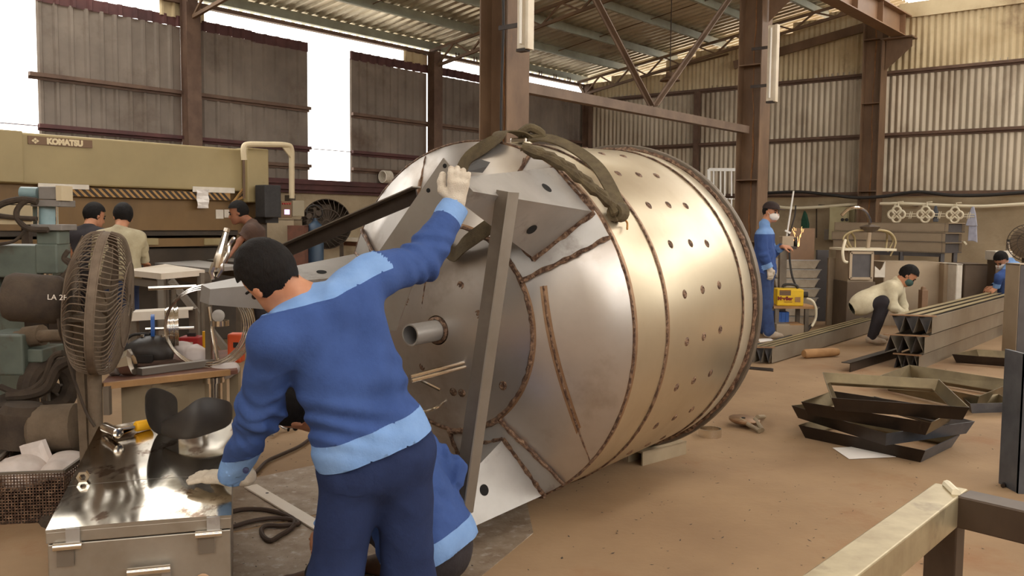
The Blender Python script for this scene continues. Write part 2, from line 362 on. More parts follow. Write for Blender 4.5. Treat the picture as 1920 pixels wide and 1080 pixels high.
# tie between columns, with its V brace
t = thing('tie_beam', W(6.57, 8, 2.73), 'brown steel tie running between the two nearer columns', 'beam')
g = G(); g.wbox(6.52, 6.62, 5.5, 10.44, 2.68, 2.78); g.build('angle', 'tie_paint', t)
for b, z, lab in ((9.2, 3.78, 'left leaning half of the V brace above the tie'), (6.14, 4.36, 'right leaning half of the V brace above the tie')):
    t = thing('diagonal_brace', W(6.57, 8.02, 2.76), lab, 'brace')
    p = W(6.57, 8.0+.04*(1 if b > 8 else -1), 2.8); q = W(6.57, b, z); q = p+(q-p)*1.22
    g = G(); g.bar(p, q, .065, .012, uR); g.bar(p+uR*.03, q+uR*.03, .012, .06, uR); g.build('angle', 'tie_paint', t)
# battens with fluorescent tubes on the columns
def batten(px, py0, py1, b, label):
    p0 = onpl(px, py0, W(0, b, 0), uL); p1 = onpl(px, py1, W(0, b, 0), uL); a = ab(p0)[0]
    t = thing('tube_lamp', W(a, b, min(p0.z, p1.z)), label, 'lamp')
    z0, z1 = min(p0.z, p1.z), max(p0.z, p1.z)
    g = G(); g.wbox(a-.055, a+.055, b-.03, b+.03, z0, z1); g.build('housing', 'lamp_white', t, bevel=.008)
    g = G(); g.wbox(a+.055, a+.085, b-.035, b+.05, z0-.01, z1); g.build('reflector', 'lamp_white', t)
    g = G(); g.wbox(a-.05, a+.05, b-.025, b+.045, z0-.025, z0); g.build('end_cap', 'dark_steel', t)
    g = G(); g.cyl(W(a, b+.045, z0+.04), W(a, b+.045, z1-.04), .014, 10); g.build('tube', 'tube_glass', t, smooth=True)
    g = G(); g.wbox(a-.3, a-.05, b-.02, b-.005, z0+.2, z0+.24); g.wbox(a-.3, a-.05, b-.02, b-.005, z1-.3, z1-.26); g.build('bracket', 'dark_steel', t)
batten(982, 92, -90, 10.9, 'white fluorescent batten on the column behind the vessel')
batten(1445, 190, 48, 5.5, 'long white fluorescent batten on the column right of centre')

p = ond(1256, 152, 15.5); t = thing('pendant_lamp', p, 'small brown lamp shade hanging on a thin rod near the gable wall', 'lamp')
zr_ = rz(ab(p)[0])-.02
g = G(); g.lathe(p, Z, [(0, .17), (.02, .165), (.07, .08), (.14, .06), (.15, .02)], 20, caps=False); g.build('shade', 'steel_brown', t, smooth=True)
g = G(); g.cyl(p+Z*.14, V((p.x, p.y, zr_)), .008, 6); g.build('rod', 'soot', t)
# ------------------------------------------------------------------ the vessel
yaw, pit = math.radians(36.57), math.radians(1.706)
ta = V((math.sin(yaw)*math.cos(pit), math.cos(yaw)*math.cos(pit), math.sin(pit))); tu = V((math.cos(yaw), -math.sin(yaw), 0)); tv = tu.cross(ta)
TC0 = V((-.182, 4.472, .944)); TR = .895
def TC(s, r, deg):
    t = math.radians(deg); return TC0+ta*s+(tu*math.cos(t)+tv*math.sin(t))*r
def coneS(r): return -.2*(TR-r)/(TR-.487) if r > .487 else -.2-.09*(.487-r)/.487
def TH_(r, deg, out=0.): return TC(coneS(r)-out, r, deg)      # a point on the head
vessel = thing('steel_vessel', V((TC0.x+.4, TC0.y+.6, 0)), 'huge stainless steel vessel lying on its side with legs welded to its head', 'tank')
g = G(); g.lathe(TC0, ta, [(0, TR), (.3, TR), (.31, TR+.002), (1.2, TR+.002), (1.4, TR+.004)], 96, tu, caps=False); g.build('shell', 'vessel_shell', vessel, smooth=True)
g = G(); g.lathe(TC0, ta, [(1.2, TR+.006), (1.33, TR+.007), (1.335, TR+.004)], 96, tu, caps=False); g.build('end_band', 'vessel_band', vessel, smooth=True)
g = G(); g.lathe(TC0, ta, [(1.36, TR-.02), (1.36, TR+.035), (1.375, TR+.04), (1.405, TR+.035), (1.405, TR-.06), (1.36, TR-.06)], 96, tu, caps=False); g.build('rim_flange', 'dull_steel', vessel, smooth=True, angle=30)
g = G(); g.lathe(TC0, ta, [(1.38, TR-.02), (1.3, TR-.1), (1.25, .3), (1.24, .01)], 64, tu, caps=False); g.build('far_end', 'vessel_shell', vessel, smooth=True)
g = G(); g.lathe(TC0, ta, [(0.01, TR), (-.008, TR-.006), (coneS(.72), .72), (coneS(.487), .487)], 96, tu, caps=False); head = g.build('head', 'vessel_head', vessel, smooth=True, angle=60)
g = G(); g.lathe(TC0, ta, [(-.2, .489), (-.24, .28), (-.285, .08), (-.285, .07)], 72, tu, caps=False); g.build('dished_centre', 'vessel_head', head, smooth=True, angle=60)
def seam(pts, r=.009, m='weld_brown', parent=vessel, closed=False, heat=None, hn=None, name='weld_seam'):
    g = G(); pts = [V(p) for p in pts]
    q = [p+V((random.uniform(-1, 1), random.uniform(-1, 1), random.uniform(-1, 1)))*r*.25 for p in pts]
    rs = [r*random.uniform(.75, 1.25) for _ in q]
    g.tube(q, rs, 6, closed=closed); return g.build(name, m, parent, smooth=True)
def ring(s, r, r2=.009, n=160, d0=0, d1=360, **k):
    full = d1-d0 >= 360
    return seam([TC(s, r, d0+(d1-d0)*i/n) for i in range(n if full else n+1)], r2, closed=full, **k)
def band(s0, r0, s1, r1, m, name, out=.0015, parent=vessel):
    g = G(); g.lathe(TC0, ta, [(s0, r0+out), (s1, r1+out)], 96, tu, caps=False); return g.build(name, m, parent, smooth=True)
ring(0.0, TR+.001, .006); ring(.309, TR+.002, .0065); ring(1.2, TR+.006, .005); ring(1.345, TR+.012, .014); ring(-.2, .49, .009)
band(.008, TR, .03, TR, 'weld_heat', 'heat_tint'); band(.318, TR+.002, .334, TR+.002, 'weld_heat', 'heat_tint'); band(1.336, TR+.004, 1.358, TR+.004, 'weld_brown', 'heat_tint')
def cone_band(r0, r1, name='heat_tint'):
    g = G(); g.lathe(TC0, ta, [(coneS(r0)-.0015, r0), (coneS(r1)-.0015, r1)], 96, tu, caps=False); g.build(name, 'weld_heat', head, smooth=True)
cone_band(.878, .893); cone_band(.49, .506)
# straight plate joints across the head
def onhead(x, y, out=0.):
    r = math.hypot(x, y); return TC0+ta*(coneS(r)-out)+tu*x+tv*y
def chord(p, q, n=30, w=.015, r=.005):
    pts = [V((p[0]+(q[0]-p[0])*i/n, p[1]+(q[1]-p[1])*i/n, 0)) for i in range(n+1)]
    seam([onhead(c.x, c.y, .002) for c in pts], r, parent=head)
    d = (V((q[0]-p[0], q[1]-p[1], 0))).normalized(); k = V((-d.y, d.x, 0))*w; g = G(); vs = []
    for c in pts: vs += [onhead(c.x-k.x, c.y-k.y, .0016), onhead(c.x+k.x, c.y+k.y, .0016)]
    g.add(vs, [(2*i, 2*i+1, 2*i+3, 2*i+2) for i in range(n)]); g.build('heat_tint', 'weld_heat', head)
chord((.525, .225), (.672, -.59)); chord((-.085, .45), (-.11, .07), w=.012); chord((.32, .8), (.36, .5)); chord((-.3, .83), (-.25, .42)); chord((-.45, -.75), (-.3, -.38))
# spot welds: rows of three round the shell, a few on the head
def spot(p, n, x, parent=vessel, r=.016):
    g = G(); g.lathe(p, n, [(-.001, r*1.5), (.002, r*1.25), (.005, r*.9), (.002, r*.55), (.004, r*.3), (.005, 0)], 10, x, caps=False); return g.build('spot_weld', 'weld_brown', parent, smooth=True)
for deg in range(-80, 110, 15):
    for s in (.52, .72, .92):
        t = math.radians(deg+random.uniform(-.8, .8)); n = tu*math.cos(t)+tv*math.sin(t)
        spot(TC0+ta*(s+random.uniform(-.01, .01))+n*(TR+.002), n, ta)
for px, py in ((803, 527), (863, 537), (765, 566), (793, 686), (942, 722), (866, 735), (895, 590), (800, 470), (850, 733), (760, 760)):
    lo = None
    d = ray(px, py)
    for i in range(900):
        P = O+d*(3.6+i*.002)-TC0; s = P.dot(ta); x = P.dot(tu); y = P.dot(tv)
        if s >= coneS(min(math.hypot(x, y), TR)): lo = (x, y); break
    if lo: spot(onhead(*lo), -ta, tu, head, .017)
# outlet pipe at the centre, rods and bent wires sticking out
g = G(); g.lathe(TC(-.27, .0, 0), -ta, [(0, .05), (.2, .05), (.2, .043), (.02, .043)], 24, tu, caps=False); noz = g.build('outlet_pipe', 'bare_steel', vessel, smooth=True, angle=40)
g = G(); g.tube([TC(-.285, .055, k*15) for k in range(24)], .012, 6, closed=True); g.build('weld_collar', 'weld_brown', noz, smooth=True)
g = G(); g.tube(spl([onhead(-.02, -.36, .0), onhead(-.03, -.38, .05), onhead(-.09, -.4, .08), onhead(-.14, -.38, .1), onhead(-.2, -.36, .12)]), .007, 6); g.build('bent_wire', 'polished', vessel, smooth=True)
g = G(); g.tube([onhead(.06, -.27, .1), onhead(-.05, -.22, .13)], .008, 6); g.build('bent_wire', 'polished', vessel, smooth=True)
for (xa, ya), (xb, yb) in (((885, 676), (770, 706)), ((887, 684), (772, 714))):
    g = G(); g.tube([ond(xa, ya, 4.22), ond(xb, yb, 4.0)], .009, 8); g.build('tube_stub', 'polished', vessel, smooth=True)
# legs: tapered box sections on square pads
def leg(deg, L=.78, half=9.5, r0=.58, pads=True, rend=(.83, .9), hend=2.6, name='leg'):
    base = [(.895, deg+half), (.885, deg-half), (r0, deg-half*1.25), (r0, deg+half*1.25)]
    end = [(rend[1], deg+hend), (rend[1], deg-hend), (rend[0], deg-hend), (rend[0], deg+hend)]
    b = [TC(coneS(min(r, TR))+.01, r, d) for r, d in base]; e = [TC(-L, r, d) for r, d in end]
    lg = G(); lg.hexa(b, e); lo = lg.build(name, 'bare_steel', vessel)
    for i, (q, k) in enumerate(((0, 1), (1, 2), (2, 3), (3, 0))):
        seam([b[q]*(1-j/14)+b[k]*(j/14)-ta*.014 for j in range(15)], .0135, parent=lo)
    # round holes through the two plates
    for (i, j, f, h) in ((0, 1, .3, .5), (1, 2, .32, .62), (3, 0, .38, .42)):
        p = (b[i]*(1-h)+b[j]*h)*(1-f)+(e[i]*(1-h)+e[j]*h)*f
        x = (e[i]-b[i]).normalized(); n = x.cross(b[j]-b[i]).normalized(); mid = sum(b+e, V((0, 0, 0)))/8
        if n.dot(p-mid) < 0: n = -n
        g = G(); g.lathe(p+n*.0012, n, [(0, .026), (.0006, .026)], 18, x); g.build('bolt_hole', 'hole_black', lo)
    # square pad under the leg
    pd = half*1.95; n = 8; g = G(); vs = []; R0 = .5
    for i in range(n+1):
        for j in range(n+1):
            d = deg-pd+2*pd*i/n; r = R0+(TR-.004-R0)*j/n; vs.append(TH_(r, d, .007))
    g.add(vs, [(i*(n+1)+j, (i+1)*(n+1)+j, (i+1)*(n+1)+j+1, i*(n+1)+j+1) for i in range(n) for j in range(n)]); pad = g.build('leg_pad', 'bare_steel', vessel)
    for edge in ([TH_(R0, deg-pd+2*pd*i/16, .008) for i in range(17)], [TH_(R0+(TR-R0)*i/16, deg-pd, .008) for i in range(17)], [TH_(R0+(TR-R0)*i/16, deg+pd, .008) for i in range(17)]):
        seam([p_-ta*.004 for p_ in edge], .0115, parent=pad)
    return lo
leg(48); leg(-72, L=.8); leg(168, L=.95)
# woven lifting sling round the vessel
def ribbon(pts, ups, w, th, n=5):
    """flat webbing: path pts, width direction ups (one or one per point)"""
    m = len(pts); P = spl(pts, n); U = spl(ups, n) if isinstance(ups, list) else [V(ups)]*len(P)
    g = G(); vs = []
    for i, p in enumerate(P):
        t = (P[min(i+1, len(P)-1)]-P[max(i-1, 0)]).normalized(); x = (U[i]-t*U[i].dot(t)).normalized(); y = t.cross(x)
        vs += [p-x*w/2-y*th/2, p+x*w/2-y*th/2, p+x*w/2+y*th/2, p-x*w/2+y*th/2]
    k = len(P); fs = [(4*i+j, 4*i+(j+1) % 4, 4*i+4+(j+1) % 4, 4*i+4+j) for i in range(k-1) for j in range(4)]+[(3, 2, 1, 0), (4*k-4, 4*k-3, 4*k-2, 4*k-1)]
    return g.add(vs, fs)
def onv(px, py, out=0.):                      # point of the vessel (head or shell) seen at a pixel
    d = ray(px, py)
    for i in range(2200):
        P = O+d*(3.2+i*.0015)-TC0; s = P.dot(ta); r = math.hypot(P.dot(tu), P.dot(tv))
        if r <= TR+out and s >= coneS(min(r, TR))-out and s < 1.4: return P+TC0
    return None
sling = thing('lifting_sling', TC(.2, TR+.02, 88), 'olive webbing lifting sling draped over the top of the vessel', 'sling')
top = [onv(866, 326)-ta*.012, onv(882, 295)-ta*.012, TC(-.02, TR+.012, 80), TC(.04, TR+.05, 81), TC(.14, TR+.055, 80), TC(.2, TR+.03, 78)]
ribbon(top, [ta.cross(tv)]*3+[tu]*3, .075, .006).build('webbing', 'sling_olive', sling, smooth=True)
p2 = [TC(.2, TR+.035, 78), TC(.24, TR+.055, 72), TC(.27, TR+.05, 64), TC(.24, TR+.05, 54), TC(.18, TR+.045, 45), TC(.14, TR+.04, 38)]
ribbon(p2, ta+tv*.5, .07, .008).build('webbing', 'sling_olive', sling, smooth=True)
g = G()
for k in range(4):
    o = V((random.uniform(-.02, .02), random.uniform(-.02, .02), random.uniform(0, .03)))
    g.tube(spl([TC(-.17, .93, 63)+o*.5, TC(-.09, .935, 54)+o, TC(-.03, .935, 45)+o, TC(.06, .93, 38)+o*.7, TC(.09, .915, 34)+o*.3], 5), [.012+.006*((i+k) % 3) for i in range(21)], 7)
g.build('bunched_webbing', 'sling_olive', sling, smooth=True)
g = G(); g.tube(spl([TC(.17, TR+.05, 80), TC(.2, TR+.085, 78), TC(.24, TR+.06, 75), TC(.2, TR+.03, 78)], 5), .022, 8); g.build('knot', 'sling_olive', sling, smooth=True)
g = G(); g.lathe(TC(.1, TR+.035, 36), ta, [(-.03, .04), (.03, .045), (.03, .028), (-.03, .025)], 14); g.build('loop_end', 'sling_olive', sling, smooth=True)
g = G(); g.tube(spl([TC(.13, TR+.06, 38), TC(.12, TR+.04, 34), TC(.16, TR+.02, 33), TC(.13, TR+.02, 31)], 5), .005, 5); g.tube(spl([TC(.12, TR+.05, 37), TC(.17, TR+.04, 36), TC(.1, TR+.03, 34)], 5), .005, 5); g.build('tie_cord', 'strap_cord', sling, smooth=True)
ribbon([TC(coneS(.62)-.2, .66, 52), onhead(.22, .42, .12), onhead(.1, .36, .05), onhead(.0, .40, .012)], tv+tu*.3, .07, .006).build('webbing', 'sling_olive', sling, smooth=True)
g = G(); g.wbox(*(lambda q: (q[0]-.05, q[0]+.05, q[1]-.03, q[1]+.03))(ab(TC(.19, TR, 80))), TC(.19, TR, 80).z+.0, TC(.19, TR, 80).z+.03); g.build('shackle', 'polished', sling, bevel=.008)
# the angle bar the worker holds against the upper leg, the loose plate and the strut
p, q = ond(947, 358, 3.57), ond(862, 960, 3.69)
t = thing('angle_bar', V((q.x, q.y, 0)), 'long grey steel angle bar held upright against the vessel legs', 'steel bar')
d = (q-p).normalized(); x = (cr-d*cr.dot(d)).normalized(); y = d.cross(x)
if y.y > 0: y = -y
g = G(); w = .062
for c, e in ((p, q),):
    A0, B0, C0_ = -x*.034, x*.018+y*.036, x*.056-y*.014
    g.hexa([c+A0, c+B0, c+B0-y*.006, c+A0-y*.006], [e+A0, e+B0, e+B0-y*.006, e+A0-y*.006])
    g.build('left_flange', 'dull_steel', t)
    g = G(); g.hexa([c+B0, c+C0_, c+C0_-x*.006, c+B0-x*.006], [e+B0, e+C0_, e+C0_-x*.006, e+B0-x*.006]); g.build('right_flange', 'grey_steel', t)
P1, P2, P3, P4 = ond(831, 296, 3.56), ond(850, 318, 3.54), ond(742, 620, 3.66), ond(612, 615, 3.8)
t = thing('steel_plate', (P3+P4)/2, 'wide flat grey steel plate leaning on the head left of the raised glove', 'steel plate')
nrm = (P2-P1).cross(P4-P1).normalized(); nrm = nrm if nrm.y > 0 else -nrm
g = G(); g.prism([P1, P2, P3, P4], nrm*.008); g.build('plate', 'grey_steel', t)
for px, py in ((834, 311), (803, 357)):
    g = G(); c = onpl(px, py, P1-nrm*.001, nrm); g.lathe(c, -nrm, [(0, .009), (.0008, .009)], 14); g.build('bolt_hole', 'hole_black', t)
p, q = ond(782, 366, 3.72), ond(520, 478, 4.42)
t = thing('flat_bar', q, 'dark shiny steel flat bar sloping from the vessel to the left leg', 'steel bar')
g = G(); g.bar(p, q, .006, .062, Z); g.build('bar', 'dark_steel', t); g = G(); g.bar(p+Z*.033-V((0, .02, 0)), q+Z*.033-V((0, .02, 0)), .045, .005, Z); g.build('lip', 'grey_steel', t)

g = G(); p = TC(-.62, .93, 52)
rg = [(0, 0, 0), (.05, .01, .02), (.09, -.01, .0), (.07, .03, .05), (.02, .04, .045)]
q = [ond(876, 322, 3.5), ond(905, 324, 3.62), ond(914, 312, 3.66), ond(893, 306, 3.6), ond(880, 312, 3.54)]
g.prism(q, V((.01, .05, .02))); tag(g.build('dark_rag', 'dark_rubber'), 'dark crumpled rag on top of the upper leg beside the glove', 'rag')
# ------------------------------------------------------------------ figures: smooth skinned bodies grown from tapered limbs
def nv(v): return np.array(v, float)
class SDF:
    def __init__(s): s.p = []
    def cap(s, a, b, r1, r2, k=.03, flat=None): s.p.append(('c', nv(a), nv(b), r1, r2, k)); return s
    def chain(s, pts, rs, k=.03):
        for i in range(len(pts)-1): s.cap(pts[i], pts[i+1], rs[i], rs[i+1], k)
        return s
    def ell(s, c, ax, rad, k=.03): s.p.append(('e', nv(c), np.array([nv(v) for v in ax]), nv(rad), 0, k)); return s
    def mesh(s, res, disp=None):
        lo = np.full(3, 1e9); hi = -lo; bb = []
        for q in s.p:
            if q[0] == 'c': r = max(q[3], q[4]); l = np.minimum(q[1], q[2])-r; h = np.maximum(q[1], q[2])+r
            else: r = q[3].max(); l = q[1]-r; h = q[1]+r
            bb.append((l, h)); lo = np.minimum(lo, l); hi = np.maximum(hi, h)
        lo = lo-4*res; n = np.ceil((hi+4*res-lo)/res).astype(int)+1
        D = np.full(n, .5, np.float32)
        for q, (l, h) in zip(s.p, bb):
            k = q[5]; m = k+3*res
            i0 = np.maximum(((l-m-lo)/res).astype(int), 0); i1 = np.minimum(np.ceil((h+m-lo)/res).astype(int)+1, n)
            X, Y, Zz = [lo[j]+res*np.arange(i0[j], i1[j]) for j in range(3)]
            P = np.stack(np.meshgrid(X, Y, Zz, indexing='ij'), -1).astype(np.float32)
            if q[0] == 'c':
                a, b = q[1], q[2]; abv = b-a; L2 = max((abv*abv).sum(), 1e-9)
                t = np.clip(((P-a)@abv)/L2, 0, 1); d = np.linalg.norm(P-a-t[..., None]*abv, axis=-1)-(q[3]+(q[4]-q[3])*t)
            else:
                w = (P-q[1])@q[2].T; k0 = np.linalg.norm(w/q[3], axis=-1); k1 = np.linalg.norm(w/(q[3]**2), axis=-1)
                d = k0*(k0-1)/np.maximum(k1, 1e-6)
            sl = tuple(slice(i0[j], i1[j]) for j in range(3)); e = D[sl]
            hh = np.clip(.5+.5*(e-d)/k, 0, 1); D[sl] = e*(1-hh)+d*hh-k*hh*(1-hh)
        if disp is not None:
            near = np.abs(D) < .05; I = np.argwhere(near); D[near] += disp(lo+I*res).astype(np.float32)
        return nets(D, lo, res)
def nets(D, lo, res):
    n = np.array(D.shape); S = D < 0
    c = [D[i:n[0]-1+i, j:n[1]-1+j, k:n[2]-1+k] for i in (0, 1) for j in (0, 1) for k in (0, 1)]
    cs = sum((x < 0).astype(np.int8) for x in c); M = (cs > 0) & (cs < 8)
    I = np.argwhere(M); idx = np.full(M.shape, -1, int); idx[M] = np.arange(len(I))
    cv = np.stack([x[M] for x in c], -1).reshape(-1, 2, 2, 2); acc = np.zeros((len(I), 3)); cnt = np.zeros(len(I))
    for ax in range(3):
        for u in (0, 1):
            for w in (0, 1):
                ia = [u, w]; ia.insert(ax, 0); ib = [u, w]; ib.insert(ax, 1)
                A = cv[:, ia[0], ia[1], ia[2]]; B = cv[:, ib[0], ib[1], ib[2]]; x = (A < 0) != (B < 0)
                t = np.where(x, A/np.where(x, A-B, 1), 0); p = np.zeros((len(I), 3)); o = [u, w]; o.insert(ax, 0); p[:] = o; p[:, ax] = t
                acc += p*x[:, None]; cnt += x
    verts = lo+res*(I+acc/cnt[:, None])
    F = []
    for ax in range(3):
        sl0 = [slice(None)]*3; sl1 = [slice(None)]*3; sl0[ax] = slice(0, -1); sl1[ax] = slice(1, None)
        E = np.argwhere(S[tuple(sl0)] != S[tuple(sl1)]); o1, o2 = [a for a in range(3) if a != ax]
        E = E[(E[:, o1] > 0) & (E[:, o2] > 0)]
        d1 = np.zeros(3, int); d1[o1] = 1; d2 = np.zeros(3, int); d2[o2] = 1
        q = np.stack([idx[tuple((E-d1-d2).T)], idx[tuple((E-d2).T)], idx[tuple(E.T)], idx[tuple((E-d1).T)]], -1)
        fl = S[tuple(E.T)]; fl = fl if ax != 1 else ~fl
        q[~fl] = q[~fl][:, ::-1]; F.append(q)
    return verts, np.concatenate(F)
def put(name, verts, faces, m, parent, sel=None, smoothit=1):
    if sel is not None: faces = faces[sel]
    if len(faces) == 0: return None
    u, inv = np.unique(faces, return_inverse=True); verts = verts[u]; faces = inv.reshape(faces.shape)
    me = bpy.data.meshes.new(name); off = wloc(parent); v = (verts-np.array(off)).astype(np.float32)
    me.vertices.add(len(v)); me.vertices.foreach_set('co', v.ravel()); nf = len(faces)
    me.loops.add(nf*4); me.loops.foreach_set('vertex_index', faces.ravel().astype(np.int32))
    me.polygons.add(nf); me.polygons.foreach_set('loop_start', np.arange(0, nf*4, 4, dtype=np.int32))
    me.update(calc_edges=True); me.validate(); me.polygons.foreach_set('use_smooth', [True]*nf)
    me.materials.append(MATS[m]); return link(name, me, parent)
def folds(seed, amp, freq, k=5, stretch=(1, 1, 1)):
    r = np.random.RandomState(seed); w = r.normal(size=(k, 3))*freq*np.array(stretch); ph = r.uniform(0, 6.28, k)
    def f(P):
        q = P+.05*np.sin(P[:, [1, 2, 0]]*14+seed)
        return amp*sum((np.abs(np.sin(q@w[i]+ph[i]))-.6) for i in range(k))/k
    return f
def frame(f, u):
    f = nv(f); f /= np.linalg.norm(f); u = nv(u); u = u-f*(u@f); u /= np.linalg.norm(u); return f, u, np.cross(u, f)   # left = u x f
def head_prims(S, c, f, u, sc=1., neck=None, grow=0.):
    f, u, l = frame(f, u); c = nv(c)
    S.ell(c+u*.025*sc-f*.012*sc, (f, l, u), (nv((.097, .076, .098))+grow)*sc, .03)
    S.ell(c-u*.055*sc+f*.03*sc, (f, l, u), (nv((.068, .058, .065))+grow)*sc, .03)
    if not grow:
        S.cap(c+f*.085*sc+u*.005*sc, c+f*.105*sc-u*.03*sc, .009*sc, .014*sc, .012)          # nose
        S.cap(c+f*.082*sc-u*.062*sc+l*.018*sc, c+f*.082*sc-u*.062*sc-l*.018*sc, .009*sc, .009*sc, .008)   # lips
        S.cap(c+f*.075*sc-u*.098*sc, c+f*.06*sc-u*.1*sc, .018*sc, .02*sc, .02)               # chin
        for sg in (1, -1): S.ell(c+l*sg*.078*sc-f*.008*sc-u*.008*sc, (f, l, u), nv((.02, .008, .034))*sc, .006)   # ears
        if neck is not None: S.cap(c-u*.04*sc-f*.025*sc, neck, .052*sc, .06*sc, .03)
def hand_prims(S, w, d, n, side, curl=.4, sc=1., grow=0., spread=.12, tcurl=.5):
    """w wrist, d towards the knuckles, n back of the hand, side +1 when the thumb lies on d x n"""
    d = nv(d); d /= np.linalg.norm(d); n = nv(n); n = n-d*(n@d); n /= np.linalg.norm(n); t = np.cross(d, n)*side; w = nv(w)
    for k in (-1, 0, 1): S.cap(w+d*.015*sc+t*k*.014*sc, w+d*.085*sc+t*k*.024*sc, (.017+grow)*sc, (.0135+grow)*sc, .012)
    for i, (off, ln) in enumerate(((.031, .07), (.011, .078), (-.009, .072), (-.028, .057))):
        a = w+d*.088*sc+t*off*sc; ang = 0; cur = a; r = (.0095-.0008*i+grow*.8)*sc; base = d+t*off*spread/.03
        base /= np.linalg.norm(base)
        for j, fr in enumerate((.45, .32, .23)):
            ang += curl*(.55, .9, .7)[j]; e = cur+(base*math.cos(ang)-n*math.sin(ang))*ln*fr*sc
            S.cap(cur, e, r, r*.9, .006); cur = e; r *= .9
    b = w+d*.025*sc+t*.024*sc; m1 = b+(d*.5+t*.75-n*.25*tcurl)*.042*sc; m2 = m1+(d*.85+t*.25-n*tcurl)*.034*sc; m3 = m2+(d*.9-t*.1*tcurl-n*tcurl)*.026*sc
    S.chain([b, m1, m2, m3], [(.015+grow)*sc, (.0125+grow)*sc, (.011+grow)*sc, (.0095+grow)*sc], .008)
mat('skin', lin(198, 142, 108), lin(180, 122, 90), rough=.55, scale=14)
mat('skin_dark', lin(150, 98, 70), lin(128, 80, 58), rough=.55, scale=14)
mat('hair', lin(17, 14, 13), lin(24, 19, 17), rough=.75, scale=60, bump=.6, bscale=160, stretch=(1, 1, .25), spec=.25)
mat('blue_cloth', lin(62, 86, 142), lin(52, 74, 126), rough=.85, scale=6, bump=.3, bscale=45, spec=.2)
mat('light_blue_cloth', lin(126, 160, 208), lin(110, 146, 198), rough=.85, scale=6, bump=.25, bscale=45, spec=.2)
mat('navy_cloth', lin(42, 55, 92), lin(34, 44, 76), rough=.88, scale=5, bump=.3, bscale=40, spec=.2)
mat('dark_cloth', lin(44, 38, 42), lin(32, 28, 32), rough=.9, scale=8, bump=.3, bscale=60)
mat('navy_worn', lin(50, 70, 112), lin(36, 52, 90), rough=.88, scale=9, bump=.3, bscale=60)
mat('brown_cloth', lin(84, 62, 50), lin(66, 48, 40), rough=.9, scale=8, bump=.3, bscale=60)
mat('khaki_cloth', lin(176, 166, 138), lin(156, 144, 116), rough=.9, scale=8, bump=.3, bscale=60)
mat('cream_cloth', lin(214, 204, 176), lin(192, 180, 150), rough=.9, scale=8, bump=.3, bscale=60)
mat('glove_knit', lin(218, 208, 192), lin(196, 182, 162), rough=.95, scale=12, bump=.6, bscale=260, c3=lin(160, 132, 108), t3=(.6, .75), s3=9)
mat('glove_dirty', lin(176, 160, 134), lin(136, 116, 92), rough=.95, scale=14)
mat('mask_white', lin(232, 226, 220), rough=.8); mat('mask_green', lin(70, 98, 92), lin(56, 80, 76), rough=.8, scale=8)
mat('cap_brown', lin(58, 44, 42), lin(44, 34, 32), rough=.9, scale=9)
mat('shoe_grey', lin(176, 160, 142), lin(150, 132, 112), rough=.8, scale=9); mat('shoe_brown', lin(96, 66, 46), lin(70, 48, 34), rough=.7, scale=9)
mat('eye_dark', lin(20, 16, 14), rough=.3); mat('button_navy', lin(24, 34, 74), rough=.4)
